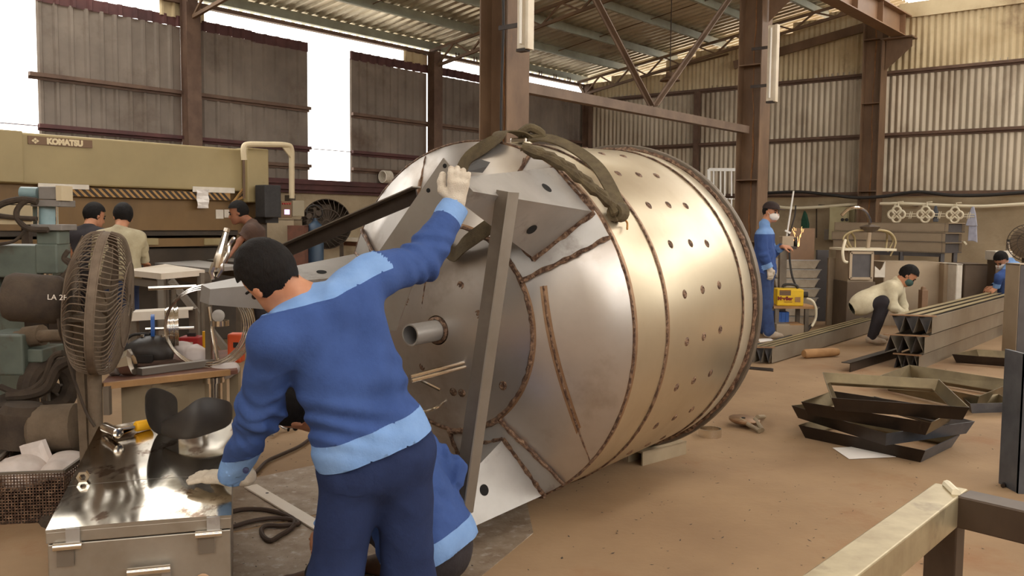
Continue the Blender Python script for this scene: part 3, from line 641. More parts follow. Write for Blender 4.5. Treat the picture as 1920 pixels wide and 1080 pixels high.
def person(label, J, cloth, res=.012, sc=1., cat='person', torso=(.125, .115), arm=(.062, .052, .04), legr=(.095, .07, .05), hair='hair', skin='skin', sleeve=1., foldamp=.008, seed=1, hairline=.0, hem=None, yoke=None, group=None, cap=None, mask=None, shoes='shoe_grey', extra=None, collar=True, hands=('bare', 'bare'), hair_grow=.012, hem_in=.0, skirt=0., fingers=True):
    base = (nv(J['al'])+nv(J['ar']))/2; low = min(J['al'][2], J['ar'][2])-.06
    T = thing('person', (base[0], base[1], max(0, low)), label, cat, group)
    J = {k: (nv(v) if not isinstance(v, (int, float)) else v) for k, v in J.items()}
    f, u, l = frame(J['hf'], J['hu']); hd = J['head']
    def limbs(S, g, up=True, lo_=True, fore=1.):
        shm = (J['sl']+J['sr'])/2; hm = (J['hl']+J['hr'])/2
        if up:
            for s, h in (('sl', 'hl'), ('sr', 'hr')):
                a = J[s]*.5+shm*.5-(J[s]-J[h])*.12; b = J[h]*.8+hm*.2+(J[s]-J[h])*.06; m = (a+b)/2; m = m+((shm+hm)/2-m)*.22
                S.chain([a, m, b], [torso[0]*sc+g, (torso[0]+torso[1])/2*.93*sc+g*1.2, torso[1]*sc+g], .07)
            S.cap(J['neck']-(J['neck']-shm)*.35, shm, .06*sc+g, .085*sc+g, .06)
            for s in 'lr':
                S.cap(shm*.45+J['s'+s]*.55, J['s'+s], .08*sc+g, (arm[0]+.006)*sc+g, .05)
                e = J['e'+s]; w = e+(J['w'+s]-e)*fore
                S.cap(J['s'+s], e, arm[0]*sc+g, arm[1]*sc+g, .03); S.cap(e, w, arm[1]*sc+g, (arm[1]+(arm[2]-arm[1])*fore)*sc+g, .03)
        if lo_:
            S.cap(J['hl'], J['hr'], (legr[0]+.012)*sc+g, (legr[0]+.012)*sc+g, .05)
            for s in 'lr':
                S.cap(J['h'+s], J['k'+s], legr[0]*sc+g, legr[1]*sc+g, .04); S.cap(J['k'+s], J['a'+s], legr[1]*sc+g, legr[2]*sc+g, .03)
    # the body: one continuous surface
    S = SDF(); head_prims(S, hd, f, u, sc, J['neck']); limbs(S, -.022)
    for i, s in enumerate('lr'):
        if hands[i] == 'bare': hand_prims(S, J['w'+s], J['d'+s], J['n'+s], J.get('t'+s, 1), J.get('c'+s, .5), sc)
        ft = J['f'+s]; S.cap(J['a'+s], J['a'+s]+nv((0, 0, -.035)), .035*sc, .035*sc, .02); S.cap(J['a'+s]+nv((0, 0, -.04)), J['a'+s]+ft*.13+nv((0, 0, -.05)), .035*sc, .03*sc, .02)
    v, F = S.mesh(res*.85); put('body', v, F, skin, T)
    # hair: the part of the skull cap outside the hairline
    H = SDF(); H.ell(hd+u*.03*sc-f*.014*sc, (f, l, u), (nv((.099, .078, .1))+hair_grow)*sc, .03)
    H.cap(hd-f*.075*sc+u*.0, hd-f*.06*sc-u*.055*sc, .045*sc, .03*sc, .03)
    v, F = H.mesh(res*.7, folds(seed+5, .006, 60)); c = v[F].mean(1)-hd; x = c@f; z = c@u; y = c@l
    keep = (z > .045*sc+hairline+x*.35) | ((x < .0*sc) & (z > -.08*sc-x*.2)) & (x < .012)
    if hair: put('hair', v, F, hair, T, keep)
    for sg in (1, -1):
        g = G(); g.ball(V(hd+f*.083*sc+l*sg*.03*sc+u*.004*sc), .011*sc, 8, 6); g.build('eye', 'eye_dark', T, smooth=True)
        g = G(); g.tube([V(hd+f*x_*sc+l*sg*y_*sc+u*z_*sc) for x_, y_, z_ in ((.088, .014, .024), (.09, .03, .03), (.078, .05, .025))], .005*sc, 5); g.build('eyebrow', 'hair', T, smooth=True)
    # trousers, shoes
    S = SDF(); limbs(S, .004, up=False); S.cap((J['hl']+J['hr'])/2, (J['hl']+J['hr'])*.35+(J['sl']+J['sr'])*.15, torso[1]*sc, torso[1]*sc, .08)
    v, F = S.mesh(res, folds(seed+2, foldamp*1.2, 16, stretch=(1, 1, .4))); put('trousers', v, F, cloth['trousers'], T)
    for s in 'lr':
        S = SDF(); a = J['a'+s]; ft = J['f'+s]/np.linalg.norm(J['f'+s]); dn = nv((0, 0, -1))
        S.cap(a+dn*.03-ft*.03, a+dn*.045+ft*.06, .045*sc, .04*sc, .03); S.cap(a+dn*.045+ft*.05, a+dn*.055+ft*.14, .042*sc, .034*sc, .03)
        v, F = S.mesh(res*.9); put('shoe', v, F, shoes, T)
    # jacket or shirt, cut into its coloured panels
    S = SDF(); limbs(S, .006, lo_=False, fore=1. if sleeve >= 1 else .0)
    if sleeve < 1:
        S = SDF(); JJ = dict(J); sv = {s: J['e'+s].copy() for s in 'lr'}
        for s in 'lr': J['e'+s] = J['s'+s]+(J['e'+s]-J['s'+s])*.75
        limbs(S, .008, lo_=False, fore=0.)
        for s in 'lr': J['e'+s] = sv[s]
    hm = (J['hl']+J['hr'])/2; shm = (J['sl']+J['sr'])/2
    up = (shm-hm)/np.linalg.norm(shm-hm)
    if skirt: S.cap(J['hl']*.8+hm*.2-up*skirt, J['hr']*.8+hm*.2-up*skirt, (legr[0]+.03)*sc, (legr[0]+.03)*sc, .06)
    S.cap(J['hl']*.75+hm*.25+up*.05, J['hr']*.75+hm*.25+up*.05, max(torso[1]+.012, legr[0]+.028)*sc, max(torso[1]+.012, legr[0]+.028)*sc, .07)
    if collar: S.cap(J['neck']+(hd-J['neck'])*.1, J['neck'], .062*sc, .075*sc, .02)
    base_f = folds(seed, foldamp, 13); ax_ = J['sr']-J['sl']; ax_ = ax_/np.linalg.norm(ax_)
    def wrinkle(P):
        d = base_f(P); q = P-hm; h = q@up; s_ = q@ax_
        d = d+foldamp*.45*np.sin(h*62+s_*44+seed+2.2*np.sin(s_*13+h*9))*np.exp(-((h-.2)/.1)**2)
        if sleeve >= 1:
            for s in 'lr':
                for A, B, o in ((J['s'+s], J['e'+s], 1), (J['w'+s], J['e'+s], -1)):
                    D = B-A; L = np.linalg.norm(D); D = D/L; t = (P-A)@D; rad = P-A-t[:, None]*D; r = np.linalg.norm(rad, axis=1)
                    w = np.exp(-((t-L)/.11)**2)*(r < .13)*(t > -.03)*(t < L+.05); d = d+foldamp*.38*w*np.sin(t*72+rad@up*38*o+2.5*np.sin(rad@ax_*30+t*20+seed))
        return d
    v, F = S.mesh(res, wrinkle)
    def seg(a, b, c): d = b-a; L = np.linalg.norm(d); d = d/L; t = (c-a)@d; return t, np.linalg.norm(c-a-t[:, None]*d, axis=1), L, d
    def snap(f, direc, mask=None):
        global_ = f; m = np.abs(global_) < res*.62
        if mask is not None: m &= mask
        v[m] -= np.outer(global_[m], direc)
    low_ = -.06+hem_in
    if hem is not None: snap((v-hm)@up-hem, up)
    snap((v-hm)@up-low_, up)
    if sleeve >= 1:
        for s in 'lr':
            t, r, L, d = seg(J['e'+s], J['w'+s], v); near = r < .085*sc
            for k in (L-.005, L-.07): snap(t-k, d, near)
    if yoke is not None:
        yf, yd = yoke(v, J); snap(yf, yd)
    c = v[F].mean(1); hemz = ((c-hm)@up); reg = np.zeros(len(F), int); reg[hemz < low_] = 9
    if sleeve >= 1:
        for s in 'lr':
            t, r, L, d = seg(J['e'+s], J['w'+s], c); near = r < .085*sc; reg[near & (t > L-.005)] = 9; reg[near & (t > L-.07) & (t <= L-.005)] = 2 if s == 'l' else 4
    else:
        for s in 'lr': t, r, L, d = seg(J['s'+s], J['e'+s], c); reg[(r < .1*sc) & (t > L*.68)] = 9
    if hem is not None: reg[(hemz < hem) & (hemz >= low_) & (reg == 0)] = 3
    if yoke is not None: reg[(yoke(c, J)[0] > 0) & (reg == 0)] = 1
    if 'yoke' not in cloth: reg[(reg > 0) & (reg < 9)] = 0
    jk = put('jacket' if sleeve >= 1 else 'shirt', v, F, cloth['top'], T, reg == 0)
    for k, nm in ((1, 'shoulder_yoke'), (2, 'cuff'), (4, 'cuff'), (3, 'hem_band')):
        if (reg == k).any(): put(nm, v, F, cloth['yoke'], jk or T, reg == k)
    for i, s in enumerate('lr'):
        if hands[i] != 'bare' and hands[i] is not None:
            S = SDF(); hand_prims(S, J['w'+s], J['d'+s], J['n'+s], J.get('t'+s, 1), J.get('c'+s, .5), sc, .004, spread=J.get('sp'+s, .12), tcurl=J.get('tc'+s, .5))
            dd = J['d'+s]/np.linalg.norm(J['d'+s]); S.cap(J['w'+s]-dd*.05, J['w'+s]+dd*.02, .036*sc, .034*sc, .012)
            v, F = S.mesh(min(res*.5, .0055)); put('glove', v, F, hands[i], T)
    if cap:
        S = SDF(); S.ell(hd+u*.045*sc-f*.008*sc, (f, l, u), nv((.115, .095, .095))*sc, .02); v, F = S.mesh(res*.6); c = v[F].mean(1)-hd
        cp = put('cap', v, F, cap, T, (c@u) > .045*sc)
        g = G(); P = [hd+u*(.048+.0)*sc+f*(.1+.07*math.cos(t)**.5 if abs(t) < 1.57 else .1)*sc+l*math.sin(t)*.08*sc for t in np.linspace(-1.5, 1.5, 11)]
        g.prism([V(p) for p in P], V(u*.008*sc)); g.build('cap_peak', cap, cp)
    if mask:
        S = SDF(); S.ell(hd-u*.045*sc+f*.04*sc, (f, l, u), nv((.076, .066, .062))*sc, .02); v, F = S.mesh(res*.6); c = v[F].mean(1)-hd
        mk = put('face_mask', v, F, mask, T, (c@f > .025*sc) & (c@u < -.005*sc) & (c@u > -.1*sc))
        for sg in (1, -1):
            g = G(); g.tube([V(hd+f*.04*sc+l*sg*.066*sc-u*.03*sc), V(hd-f*.01*sc+l*sg*.08*sc+u*.01*sc)], .003, 5); g.build('ear_loop', mask, mk)
    return T
YZ = nv((0, 0, 1))
# foreground worker, seen from behind, leaning over to the chest and holding the angle bar
J = dict(head=ond(507, 524, 2.95), hf=(-.5, .62, -.6), hu=(-.62, .1, .66), neck=ond(578, 566, 2.98),
         sl=ond(512, 640, 2.86), sr=ond(702, 517, 3.1), el=ond(488, 768, 2.98), er=ond(795, 488, 3.28), wl=ond(436, 893, 3.16), wr=ond(853, 385, 3.4),
         hl=ond(664, 868, 3.0), hr=ond(752, 848, 3.06), kl=ond(628, 1090, 3.02), kr=ond(766, 1085, 3.12), al=(-.62, 3.02, .09), ar=(-.3, 3.14, .09),
         fl=(-.1, 1, 0), fr=(.2, 1, 0), dl=(-1, .1, -.05), nl=(.05, -.1, 1), tl=1, cl=.12, dr=ond(862, 330, 3.37)-ond(853, 385, 3.4), nr=(.1, -1, .15), tr=-1, cr=.75, spl=.25)
def yoke_back(c, J):
    shm = (J['sl']+J['sr'])/2; hm = (J['hl']+J['hr'])/2; up = (shm-hm)/np.linalg.norm(shm-hm); h = (c-shm)@up
    ax = (J['sr']-J['sl'])/np.linalg.norm(J['sr']-J['sl']); s = np.abs((c-shm)@ax); return np.minimum(h-.03-.02*np.minimum(s/.2, 1), (.25-s)), up
worker = person('man in blue jacket with light blue hem leaning on the steel chest, seen from behind', J, dict(top='blue_cloth', yoke='light_blue_cloth', trousers='navy_cloth'), res=.008, torso=(.1, .108), arm=(.07, .064, .046), legr=(.104, .088, .062),
                hem=.125, hem_in=.095, yoke=yoke_back, hands=('glove_knit', 'glove_knit'), foldamp=.016, seed=3)
# back pocket and cuff button of the leaning man
tr_ = [o for o in worker.children if o.name.startswith('trousers')][0]; me_ = tr_.data
vv = np.empty(len(me_.vertices)*3, np.float32); me_.vertices.foreach_get('co', vv); vv = vv.reshape(-1, 3).astype(float); vn = np.array([v_.normal for v_ in me_.vertices]); FF = np.array([p_.vertices for p_ in me_.polygons])
ww = vv+np.array(wloc(tr_)); dd_ = ww-np.array(O); zz_ = dd_@np.array(cf); px_ = 960+FPX*(dd_@np.array(cr))/zz_; py_ = 540-FPX*(dd_@np.array(cu))/zz_
inside = (px_ > 622) & (px_ < 704) & (py_ > 886-(px_-622)*.05) & (py_ < 922+10*np.sin((px_-622)/82*3.14)) & (vn[:, 1] < -.2)
put('back_pocket', ww+vn*.004, FF, 'navy_cloth', tr_, inside[FF].all(1))
bp_ = ond(461, 882, 2.98); g = G(); g.lathe(bp_, (.3, -1, .1), [(0, .011), (.006, .01), (.007, 0)], 12); g.build('cuff_button', 'button_navy', worker)
# crouching worker behind him
J = dict(head=ond(558, 766, 3.39), hf=(-.1, .62, -.75), hu=(-.62, -.4, .62), neck=ond(640, 812, 3.41),
         sl=ond(690, 835, 3.33), sr=ond(742, 795, 3.55), el=ond(640, 930, 3.33), er=ond(842, 885, 3.55), wl=ond(610, 990, 3.35), wr=ond(770, 905, 3.61),
         hl=ond(786, 1036, 3.33), hr=ond(832, 1024, 3.47), kl=ond(690, 960, 3.45), kr=ond(740, 960, 3.60), al=ond(600, 1070, 3.41), ar=ond(740, 1060, 3.60),
         fl=(-1, .2, 0), fr=(-1, .3, 0), dl=(-.5, .3, -.6), nl=(-.5, -.5, .5), dr=(-1, .2, 0), nr=(0, 0, 1))
J['al'].z = .09; J['ar'].z = .09
person('man crouching behind the leaning worker, dark hair, blue jacket', J, dict(top='blue_cloth', yoke='light_blue_cloth', trousers='dark_cloth'), res=.012, torso=(.12, .135), legr=(.09, .075, .055), hem=.055, hem_in=.035, foldamp=.014, seed=8, shoes='shoe_brown', arm=(.066, .058, .045))
# the man in a cap by the right hand column, turned to the camera
Y = 11.5
J = dict(head=ond(1446, 398, Y), hf=(.62, -.75, -.12), hu=(.05, -.03, 1), neck=ond(1434, 420, Y), sl=ond(1439, 436, Y+.17), sr=ond(1428, 440, Y-.16), el=ond(1448, 476, Y+.22), er=ond(1431, 478, Y-.2), wl=ond(1466, 462, Y+.1), wr=ond(1443, 503, Y-.2),
         hl=ond(1438, 512, Y+.09), hr=ond(1430, 514, Y-.09), kl=ond(1437, 568, Y+.1), kr=ond(1434, 570, Y-.1), al=ond(1430, 622, Y+.12), ar=ond(1442, 624, Y-.14), fl=(.9, -.4, 0), fr=(.95, -.3, 0),
         dl=(1, -.1, -.1), nl=(0, -.5, .8), dr=(.15, 0, -1), nr=(.3, -1, 0), tl=1, tr=-1)
J['al'].z = .1; J['ar'].z = .1
def yoke_sh(c, J):
    shm = (J['sl']+J['sr'])/2; return c[:, 2]-(shm[2]-.005), YZ
person('man standing in dark cap, white face mask and blue work suit', J, dict(top='blue_cloth', yoke='light_blue_cloth', trousers='navy_worn'), res=.012, torso=(.105, .105), arm=(.062, .056, .045), legr=(.088, .08, .07), hem=.0, yoke=yoke_sh, hands=('bare', 'glove_knit'), cap='cap_brown', mask='mask_white', hair_grow=.004, foldamp=.009, seed=11)
# three men at the press brake
def standing(px, py, Y, hf, face, width=.17, h=.98, elbows=None, wrists=None, lean=.0, hgt=0.):
    """upright figure: head centre at a pixel, facing direction in plan"""
    hd = ond(px, py, Y); fx = V((face[0], face[1], 0)).normalized(); lx = Z.cross(fx)      # left of the body
    nk = hd-fx*(.05+lean)-Z*.13; J = dict(head=hd, hf=hf, hu=(fx.x*.2, fx.y*.2, 1), neck=nk)
    shm = nk-Z*.07-fx*.01; hm = V((shm.x-fx.x*lean, shm.y-fx.y*lean, h-.1))
    for s, sg in (('l', 1), ('r', -1)):
        J['s'+s] = shm+lx*sg*width; J['h'+s] = hm+lx*sg*.085; J['k'+s] = V((hm.x, hm.y, .5))+lx*sg*.1+fx*.02; J['a'+s] = V((hm.x, hm.y, .1))+lx*sg*.11-fx*.03; J['f'+s] = fx
        J['e'+s] = shm+lx*sg*(width+.07)-Z*.27+fx*.06; J['w'+s] = J['e'+s]+fx*.2-Z*.12-lx*sg*.05; J['d'+s] = fx-Z*.3; J['n'+s] = Z; J['t'+s] = 1 if s == 'l' else -1
    if elbows: J['el'], J['er'] = elbows
    if wrists: J['wl'], J['wr'] = wrists
    return J
J = standing(178, 405, 9.15, (.55, .75, -.35), (.2, 1), lean=.05)
J['el'] = ond(137, 452, 9.05); J['wl'] = ond(140, 466, 9.25)
person('man in black T-shirt with his back turned at the press brake', J, dict(top='dark_cloth', trousers='dark_cloth'), res=.014, sleeve=.5, seed=21, skin='skin', hands=('bare', 'bare'))
J = standing(230, 407, 8.7, (-.6, .75, -.35), (-.1, 1), lean=.05); J['er'] = ond(266, 462, 8.75); J['wr'] = ond(271, 492, 8.8)
person('man in khaki shirt with his back turned beside the fan', J, dict(top='khaki_cloth', trousers='navy_worn'), res=.014, seed=22)
J = standing(446, 399, 10.2, (-.85, -.25, -.25), (-.9, -.1), lean=.1, width=.17)
J['el'] = ond(449, 452, 10.0); J['wl'] = ond(432, 478, 9.9); J['er'] = ond(487, 440, 10.35); J['wr'] = ond(480, 455, 10.3); J['dl'] = V((-.5, -.2, -.6))
person('man in brown T-shirt leaning left, seen in profile', J, dict(top='brown_cloth', trousers='dark_cloth'), res=.014, sleeve=.5, seed=23, skin='skin_dark')
# crouching man in the pale jacket, working on a sheet on the floor
Y = 11.0
J = dict(head=ond(1703, 517, Y-.05), hf=(.62, -.3, -.72), hu=(.6, -.2, .68), neck=ond(1686, 527, Y), sl=ond(1684, 540, Y+.16), sr=ond(1672, 541, Y-.18), el=ond(1692, 575, Y+.16), er=ond(1673, 574, Y-.22), wl=ond(1697, 592, Y+.05), wr=ond(1690, 587, Y-.2),
         hl=ond(1622, 566, Y+.1), hr=ond(1618, 569, Y-.12), kl=ond(1662, 562, Y+.16), kr=ond(1655, 566, Y-.2), al=ond(1640, 596, Y+.14), ar=ond(1636, 600, Y-.16), fl=(1, -.1, 0), fr=(1, -.1, 0), dl=(.7, -.2, -.6), nl=(.6, -.3, .6), dr=(.7, -.2, -.6), nr=(.6, -.3, .6))
J['al'].z = .1; J['ar'].z = .1
person('man in pale jacket and green mask crouching over a sheet on the floor', J, dict(top='cream_cloth', trousers='dark_cloth'), res=.012, seed=31, hem_in=-.13, skirt=.05, mask='mask_green', hands=('glove_dirty', 'glove_dirty'), torso=(.115, .115), arm=(.064, .058, .048))
# seated man at the right edge
Y = 12.6
J = dict(head=ond(1877, 489, Y), hf=(-.62, -.4, -.62), hu=(-.5, -.3, .75), neck=ond(1893, 492, Y), sl=ond(1893, 505, Y-.18), sr=ond(1903, 500, Y+.16), el=ond(1873, 520, Y-.25), er=ond(1885, 522, Y+.15), wl=ond(1868, 540, Y-.2), wr=ond(1862, 538, Y),
         hl=ond(1925, 535, Y-.1), hr=ond(1930, 535, Y+.1), kl=ond(1880, 528, Y-.15), kr=ond(1885, 526, Y+.12), al=ond(1884, 556, Y-.15), ar=ond(1888, 554, Y+.12), fl=(-1, -.2, 0), fr=(-1, -.2, 0), dl=(-.7, -.2, -.4), nl=(0, -.4, .8), dr=(-.7, -.2, -.4), nr=(0, -.4, .8))
for k in ('al', 'ar'): J[k].z = .1
for k in ('hl', 'hr'): J[k].z = .34
person('man in blue with white mask bending down at the right edge', J, dict(top='blue_cloth', trousers='navy_worn', yoke='light_blue_cloth'), res=.013, seed=33, mask='mask_white', yoke=yoke_sh)
# ------------------------------------------------------------------ left side: press brake, machines, fan, bench, chest
mat('olive', lin(160, 143, 102), lin(146, 130, 92), rough=.55, scale=1.2, c3=lin(126, 106, 66), t3=(.6, .8), s3=2)
mat('olive_dark', lin(124, 96, 58), lin(104, 80, 48), rough=.6, scale=1.6, c3=lin(78, 58, 38), t3=(.56, .75), s3=2, stretch=(1, 1, .5))
mat('bed_dark', lin(74, 62, 48), lin(54, 46, 38), rough=.6, scale=3)
mat('stripe_tan', lin(176, 136, 82), rough=.7); mat('stripe_dark', lin(56, 46, 38), rough=.7)
mat('plate_brown', lin(112, 84, 58), rough=.5); mat('plate_letter', lin(214, 196, 158), rough=.5)
mat('label_white', lin(220, 212, 198), lin(204, 196, 182), rough=.7, scale=8); mat('paper', lin(232, 226, 220), rough=.9)
mat('paper_dirty', lin(224, 214, 208), lin(206, 192, 182), rough=.9, scale=9)
mat('cream_panel', lin(206, 190, 158), lin(188, 172, 140), rough=.6, scale=2)
mat('teal_paint', lin(104, 113, 103), lin(86, 94, 86), rough=.55, scale=5, c3=lin(84, 74, 62), t3=(.55, .72), s3=6)
mat('barrel_blue', lin(140, 164, 168), lin(120, 144, 148), rough=.35, scale=4)
mat('machine_grey', lin(134, 128, 122), lin(112, 106, 100), rough=.5, scale=5, c3=lin(92, 80, 70), t3=(.58, .75), s3=6)
mat('dust_brown', lin(118, 102, 84), lin(98, 84, 68), rough=.9, scale=9, bump=.4, bscale=90)
mat('dust_dark', lin(78, 66, 54), lin(58, 48, 40), rough=.9, scale=9, bump=.4, bscale=90)
mat('fan_wire', lin(120, 104, 88), lin(98, 84, 70), rough=.85, scale=14)
mat('chalk', lin(216, 206, 192), rough=.95)
mat('gas_blue', lin(52, 74, 96), lin(42, 60, 80), rough=.5, scale=4)
mat('screen_violet', lin(226, 190, 255), emit=1.6); mat('box_grey', lin(150, 140, 118), rough=.6)
mat('box_black', lin(46, 44, 44), lin(34, 32, 32), rough=.6, scale=20, c3=lin(120, 110, 100), t3=(.68, .72), s3=30)
mat('helmet_black', lin(44, 40, 38), lin(58, 52, 48), rough=.5, scale=8)
mat('bag_white', lin(226, 216, 212), rough=.45, alpha=.8); mat('red_paint', lin(176, 40, 40), lin(150, 32, 34), rough=.5, scale=8)
mat('orange_paint', lin(226, 92, 44), rough=.5); mat('yellow_grip', lin(238, 178, 24), rough=.55); mat('wood', lin(176, 136, 92), lin(150, 112, 72), rough=.8, scale=5)
mat('bench_beige', lin(158, 142, 116), lin(136, 120, 96), rough=.6, scale=3, c3=lin(108, 88, 66), t3=(.6, .75))
mat('bench_red', lin(120, 76, 60), lin(96, 66, 52), rough=.8, scale=10)
mat('scrap_brown', lin(92, 70, 58), lin(66, 50, 42), rough=.9, scale=20)
mat('blue_plastic', lin(44, 92, 168), rough=.45)
mat('table_white', lin(222, 212, 198), lin(206, 194, 176), rough=.4, scale=2)
mat('plate_floor', lin(158, 142, 124), lin(128, 108, 88), rough=.6, scale=9, metal=.25, bump=.3, bscale=70, c3=lin(182, 172, 162), t3=(.55, .7), s3=16)
AB = ab(ond(0, 300, 9.0))[0]
def bz(px, py, a=AB): return LW(px, py, a)
def wpanel(g, x0, y0, x1, y1, a0, a1, a=None):
    """box whose front face (plane a1) covers a pixel rectangle, upright in the hall"""
    (b0, z0), (b1, z1) = bz(x0, y1, a1), bz(x1, y0, a1); (_, z0b), (_, z1b) = bz(x1, y1, a1), bz(x0, y0, a1)
    g.wbox(a0, a1, min(b0, b1), max(b0, b1), min((z0+z0b)/2, (z1+z1b)/2), max((z0+z0b)/2, (z1+z1b)/2)); return g
b_r, _ = bz(455, 300); b_l = bz(-120, 300)[0]; b_end = bz(495, 300)[0]
ztop = (bz(250, 264)[1]); zb = bz(250, 352)[1]
pb = thing('press_brake', W(AB-.3, (b_l+b_r)/2, 0), 'long olive hydraulic press brake with maker\'s nameplate and hazard stripes', 'machine')
g = G(); g.wbox(AB-.45, AB, b_r, b_l, zb, ztop); g.build('upper_beam', 'olive', pb, bevel=.02)
g = G(); g.wbox(AB-.3, AB-.08, b_r, b_l, bz(300, 432)[1], zb); g.build('ram', 'olive_dark', pb)
zbed = bz(300, 462)[1]
g = G(); g.wbox(AB-.35, AB+.05, b_r, b_l, 0, zbed-.02); g.build('bed', 'bed_dark', pb, bevel=.01)
g = G(); g.wbox(AB-.1, AB+.12, b_r+.3, b_l, zbed, zbed+.09); g.build('die_rail', 'olive_dark', pb)
g = G(); g.wbox(AB-.22, AB-.12, b_r, b_l, zbed+.12, zbed+.2); g.build('punch_rail', 'bed_dark', pb)
g = G(); g.wbox(AB-.6, AB-.4, b_r, b_l, 0, ztop-.1); g.build('back_frame', 'bed_dark', pb)
for px in (150, 275, 400):
    g = G(); wpanel(g, px-16, 447, px+22, 459, AB, AB+.14); g.build('die_block', 'olive', pb)
zf = bz(475, 380)[1]
g = G(); g.wbox(AB-.8, AB+.1, b_end, b_r, zf, bz(475, 279)[1]); g.build('side_frame', 'olive', pb, bevel=.015)
g = G(); g.wbox(AB-.8, AB-.15, b_end, b_r, 0, zf); g.build('side_frame', 'olive_dark', pb)
bl2 = bz(42, 300)[0]
g = G(); g.wbox(AB-.4, AB+.03, bl2, b_l, bz(20, 342)[1], ztop+.01); g.build('side_frame', 'olive', pb, bevel=.01)
g = G(); wpanel(g, 456, 280, 459, 372, AB+.1, AB+.108); g.build('rust_seam', 'steel_brown', pb)
# hazard stripes as painted strips of plate
z1, z0 = bz(250, 356)[1], bz(250, 371)[1]; bs = bz(118, 360)[0]; be = bz(432, 360)[0]; n = 26; st = (bs-be)/n
g = G(); g.wbox(AB-.06, AB-.004, be, bs, z0, z1); g.build('stripe_band', 'stripe_tan', pb)
for i in range(n):
    b0 = be+i*st; q = [W(AB-.003, b0+.09, z1), W(AB-.003, b0+.09+st*.5, z1), W(AB-.003, b0+st*.5, z0), W(AB-.003, b0, z0)]
    q = [p for p in q]; g = G(); g.prism(q, uR*.004); g.build('hazard_stripe', 'stripe_dark', pb)
q = [bz(430, 385, AB+.01), bz(455, 353, AB+.01), bz(455, 372, AB+.01)]
g = G(); g.prism([W(AB, b, z) for b, z in q], uR*.012); tri = g.build('corner_gusset', 'stripe_tan', pb)
for k in range(4):
    g = G(); x = 434+k*6; g.prism([W(AB+.013, *bz(x, 387-k*7, AB+.013)), W(AB+.013, *bz(x+3, 383-k*7, AB+.013)), W(AB+.013, *bz(456, 360+k*4-2, AB+.013)), W(AB+.013, *bz(456, 357+k*4-1, AB+.013))], uR*.002)
    g.build('hazard_stripe', 'stripe_dark', tri)
for x0, y0, x1, y1 in ((72, 345, 167, 354), (362, 351, 440, 361)):
    g = G(); wpanel(g, x0, y0, x1, y1, AB, AB+.012); g.build('bending_chart', 'label_white', pb)
for x0, y0, x1, y1 in ((405, 393, 419, 410), (421, 393, 434, 408)):
    g = G(); wpanel(g, x0, y0, x1, y1, AB-.079, AB-.07); g.build('data_plate', 'label_white', pb)
np_ = G(); wpanel(np_, 53, 259, 173, 274, AB, AB+.012); npl = np_.build('nameplate', 'plate_brown', pb)
bb, zz = bz(122, 267.5, AB+.013); hh = abs(bz(113, 259)[1]-bz(113, 274)[1])
xd = W(AB, bb-1, zz)-W(AB, bb, zz)
text('lettering', 'KOMATSU', hh*.95, W(AB+.013, bb, zz), xd, Z, 'plate_letter', npl, ext=.003, bold=.006)
be_, ze_ = bz(66, 264, AB+.013)
for dx, dz in ((0, 1), (0, -1), (1, 0), (-1, 0)):
    c = W(AB+.014, be_-dx*hh*.26, ze_+dz*hh*.2); g = G(); x = (xd.normalized()+Z*.0)*hh*.2; g.prism([c-x, c-Z*hh*.17, c+x, c+Z*hh*.17], uR*.003); g.build('emblem', 'plate_letter', npl)
# gooseneck tube with the control pendant
a1 = AB+.25
def P_(px, py, a=a1): return W(a, *bz(px, py, a))
g = G(); g.tube(spl([P_(458, 300), P_(457, 278), P_(465, 271), P_(500, 271), P_(535, 272), P_(546, 279), P_(547, 310), P_(547, 372)], 5), .035, 10); arm = g.build('gooseneck_tube', 'cream_panel', pb, smooth=True)
g = G(); g.prism([P_(529, 277), P_(546, 277), P_(546, 300)], uR*.02); g.build('gusset', 'cream_panel', arm)
cp = thing('control_cabinet', P_(510, 378)-Z*P_(510, 378).z, 'black speckled control cabinet at the right end of the press brake', 'cabinet')
g = G(); wpanel(g, 497, 347, 527, 408, a1-.1, a1+.1); g.build('housing', 'box_black', cp, bevel=.01)
g = G(); wpanel(g, 498, 408, 522, 418, a1-.28, a1-.05); g.build('cable_duct', 'dark_rubber', cp)
g = G(); g.bar(P_(510, 408)-uR*.2, V((P_(510, 408)-uR*.2).to_2d().to_3d()), .08, .08, uR); g.build('stand', 'bed_dark', cp)
for k in range(10):
    px = 498+random.random()*24; py = 352+random.random()*50; c = P_(px, py); g = G(); g.lathe(c, uR, [(0, .012), (.012, .01), (.014, 0)], 8); g.build('push_button', 'machine_grey', cp)
pc = thing('control_pendant', P_(548, 390), 'hanging control pendant with lit violet screen beside a grey box', 'control panel')
g = G(); wpanel(g, 527, 377, 548, 408, a1-.2, a1+.02); g.build('housing', 'plate_brown', pc, bevel=.008)
g = G(); wpanel(g, 534, 393, 543, 402, a1, a1+.026); g.build('screen', 'screen_violet', pc)
for k in range(4):
    c = P_(530+k*4.5, 382, a1+.02); g = G(); g.lathe(c, uR, [(0, .012), (.012, .01), (.013, 0)], 8); g.build('push_button', 'red_paint', pc)
g = G(); wpanel(g, 549, 376, 571, 406, a1-.3, a1+.03); g.build('door_box', 'box_grey', pc, bevel=.008)
g = G(); wpanel(g, 543, 366, 554, 377, a1-.1, a1); g.build('swivel', 'bed_dark', pc)
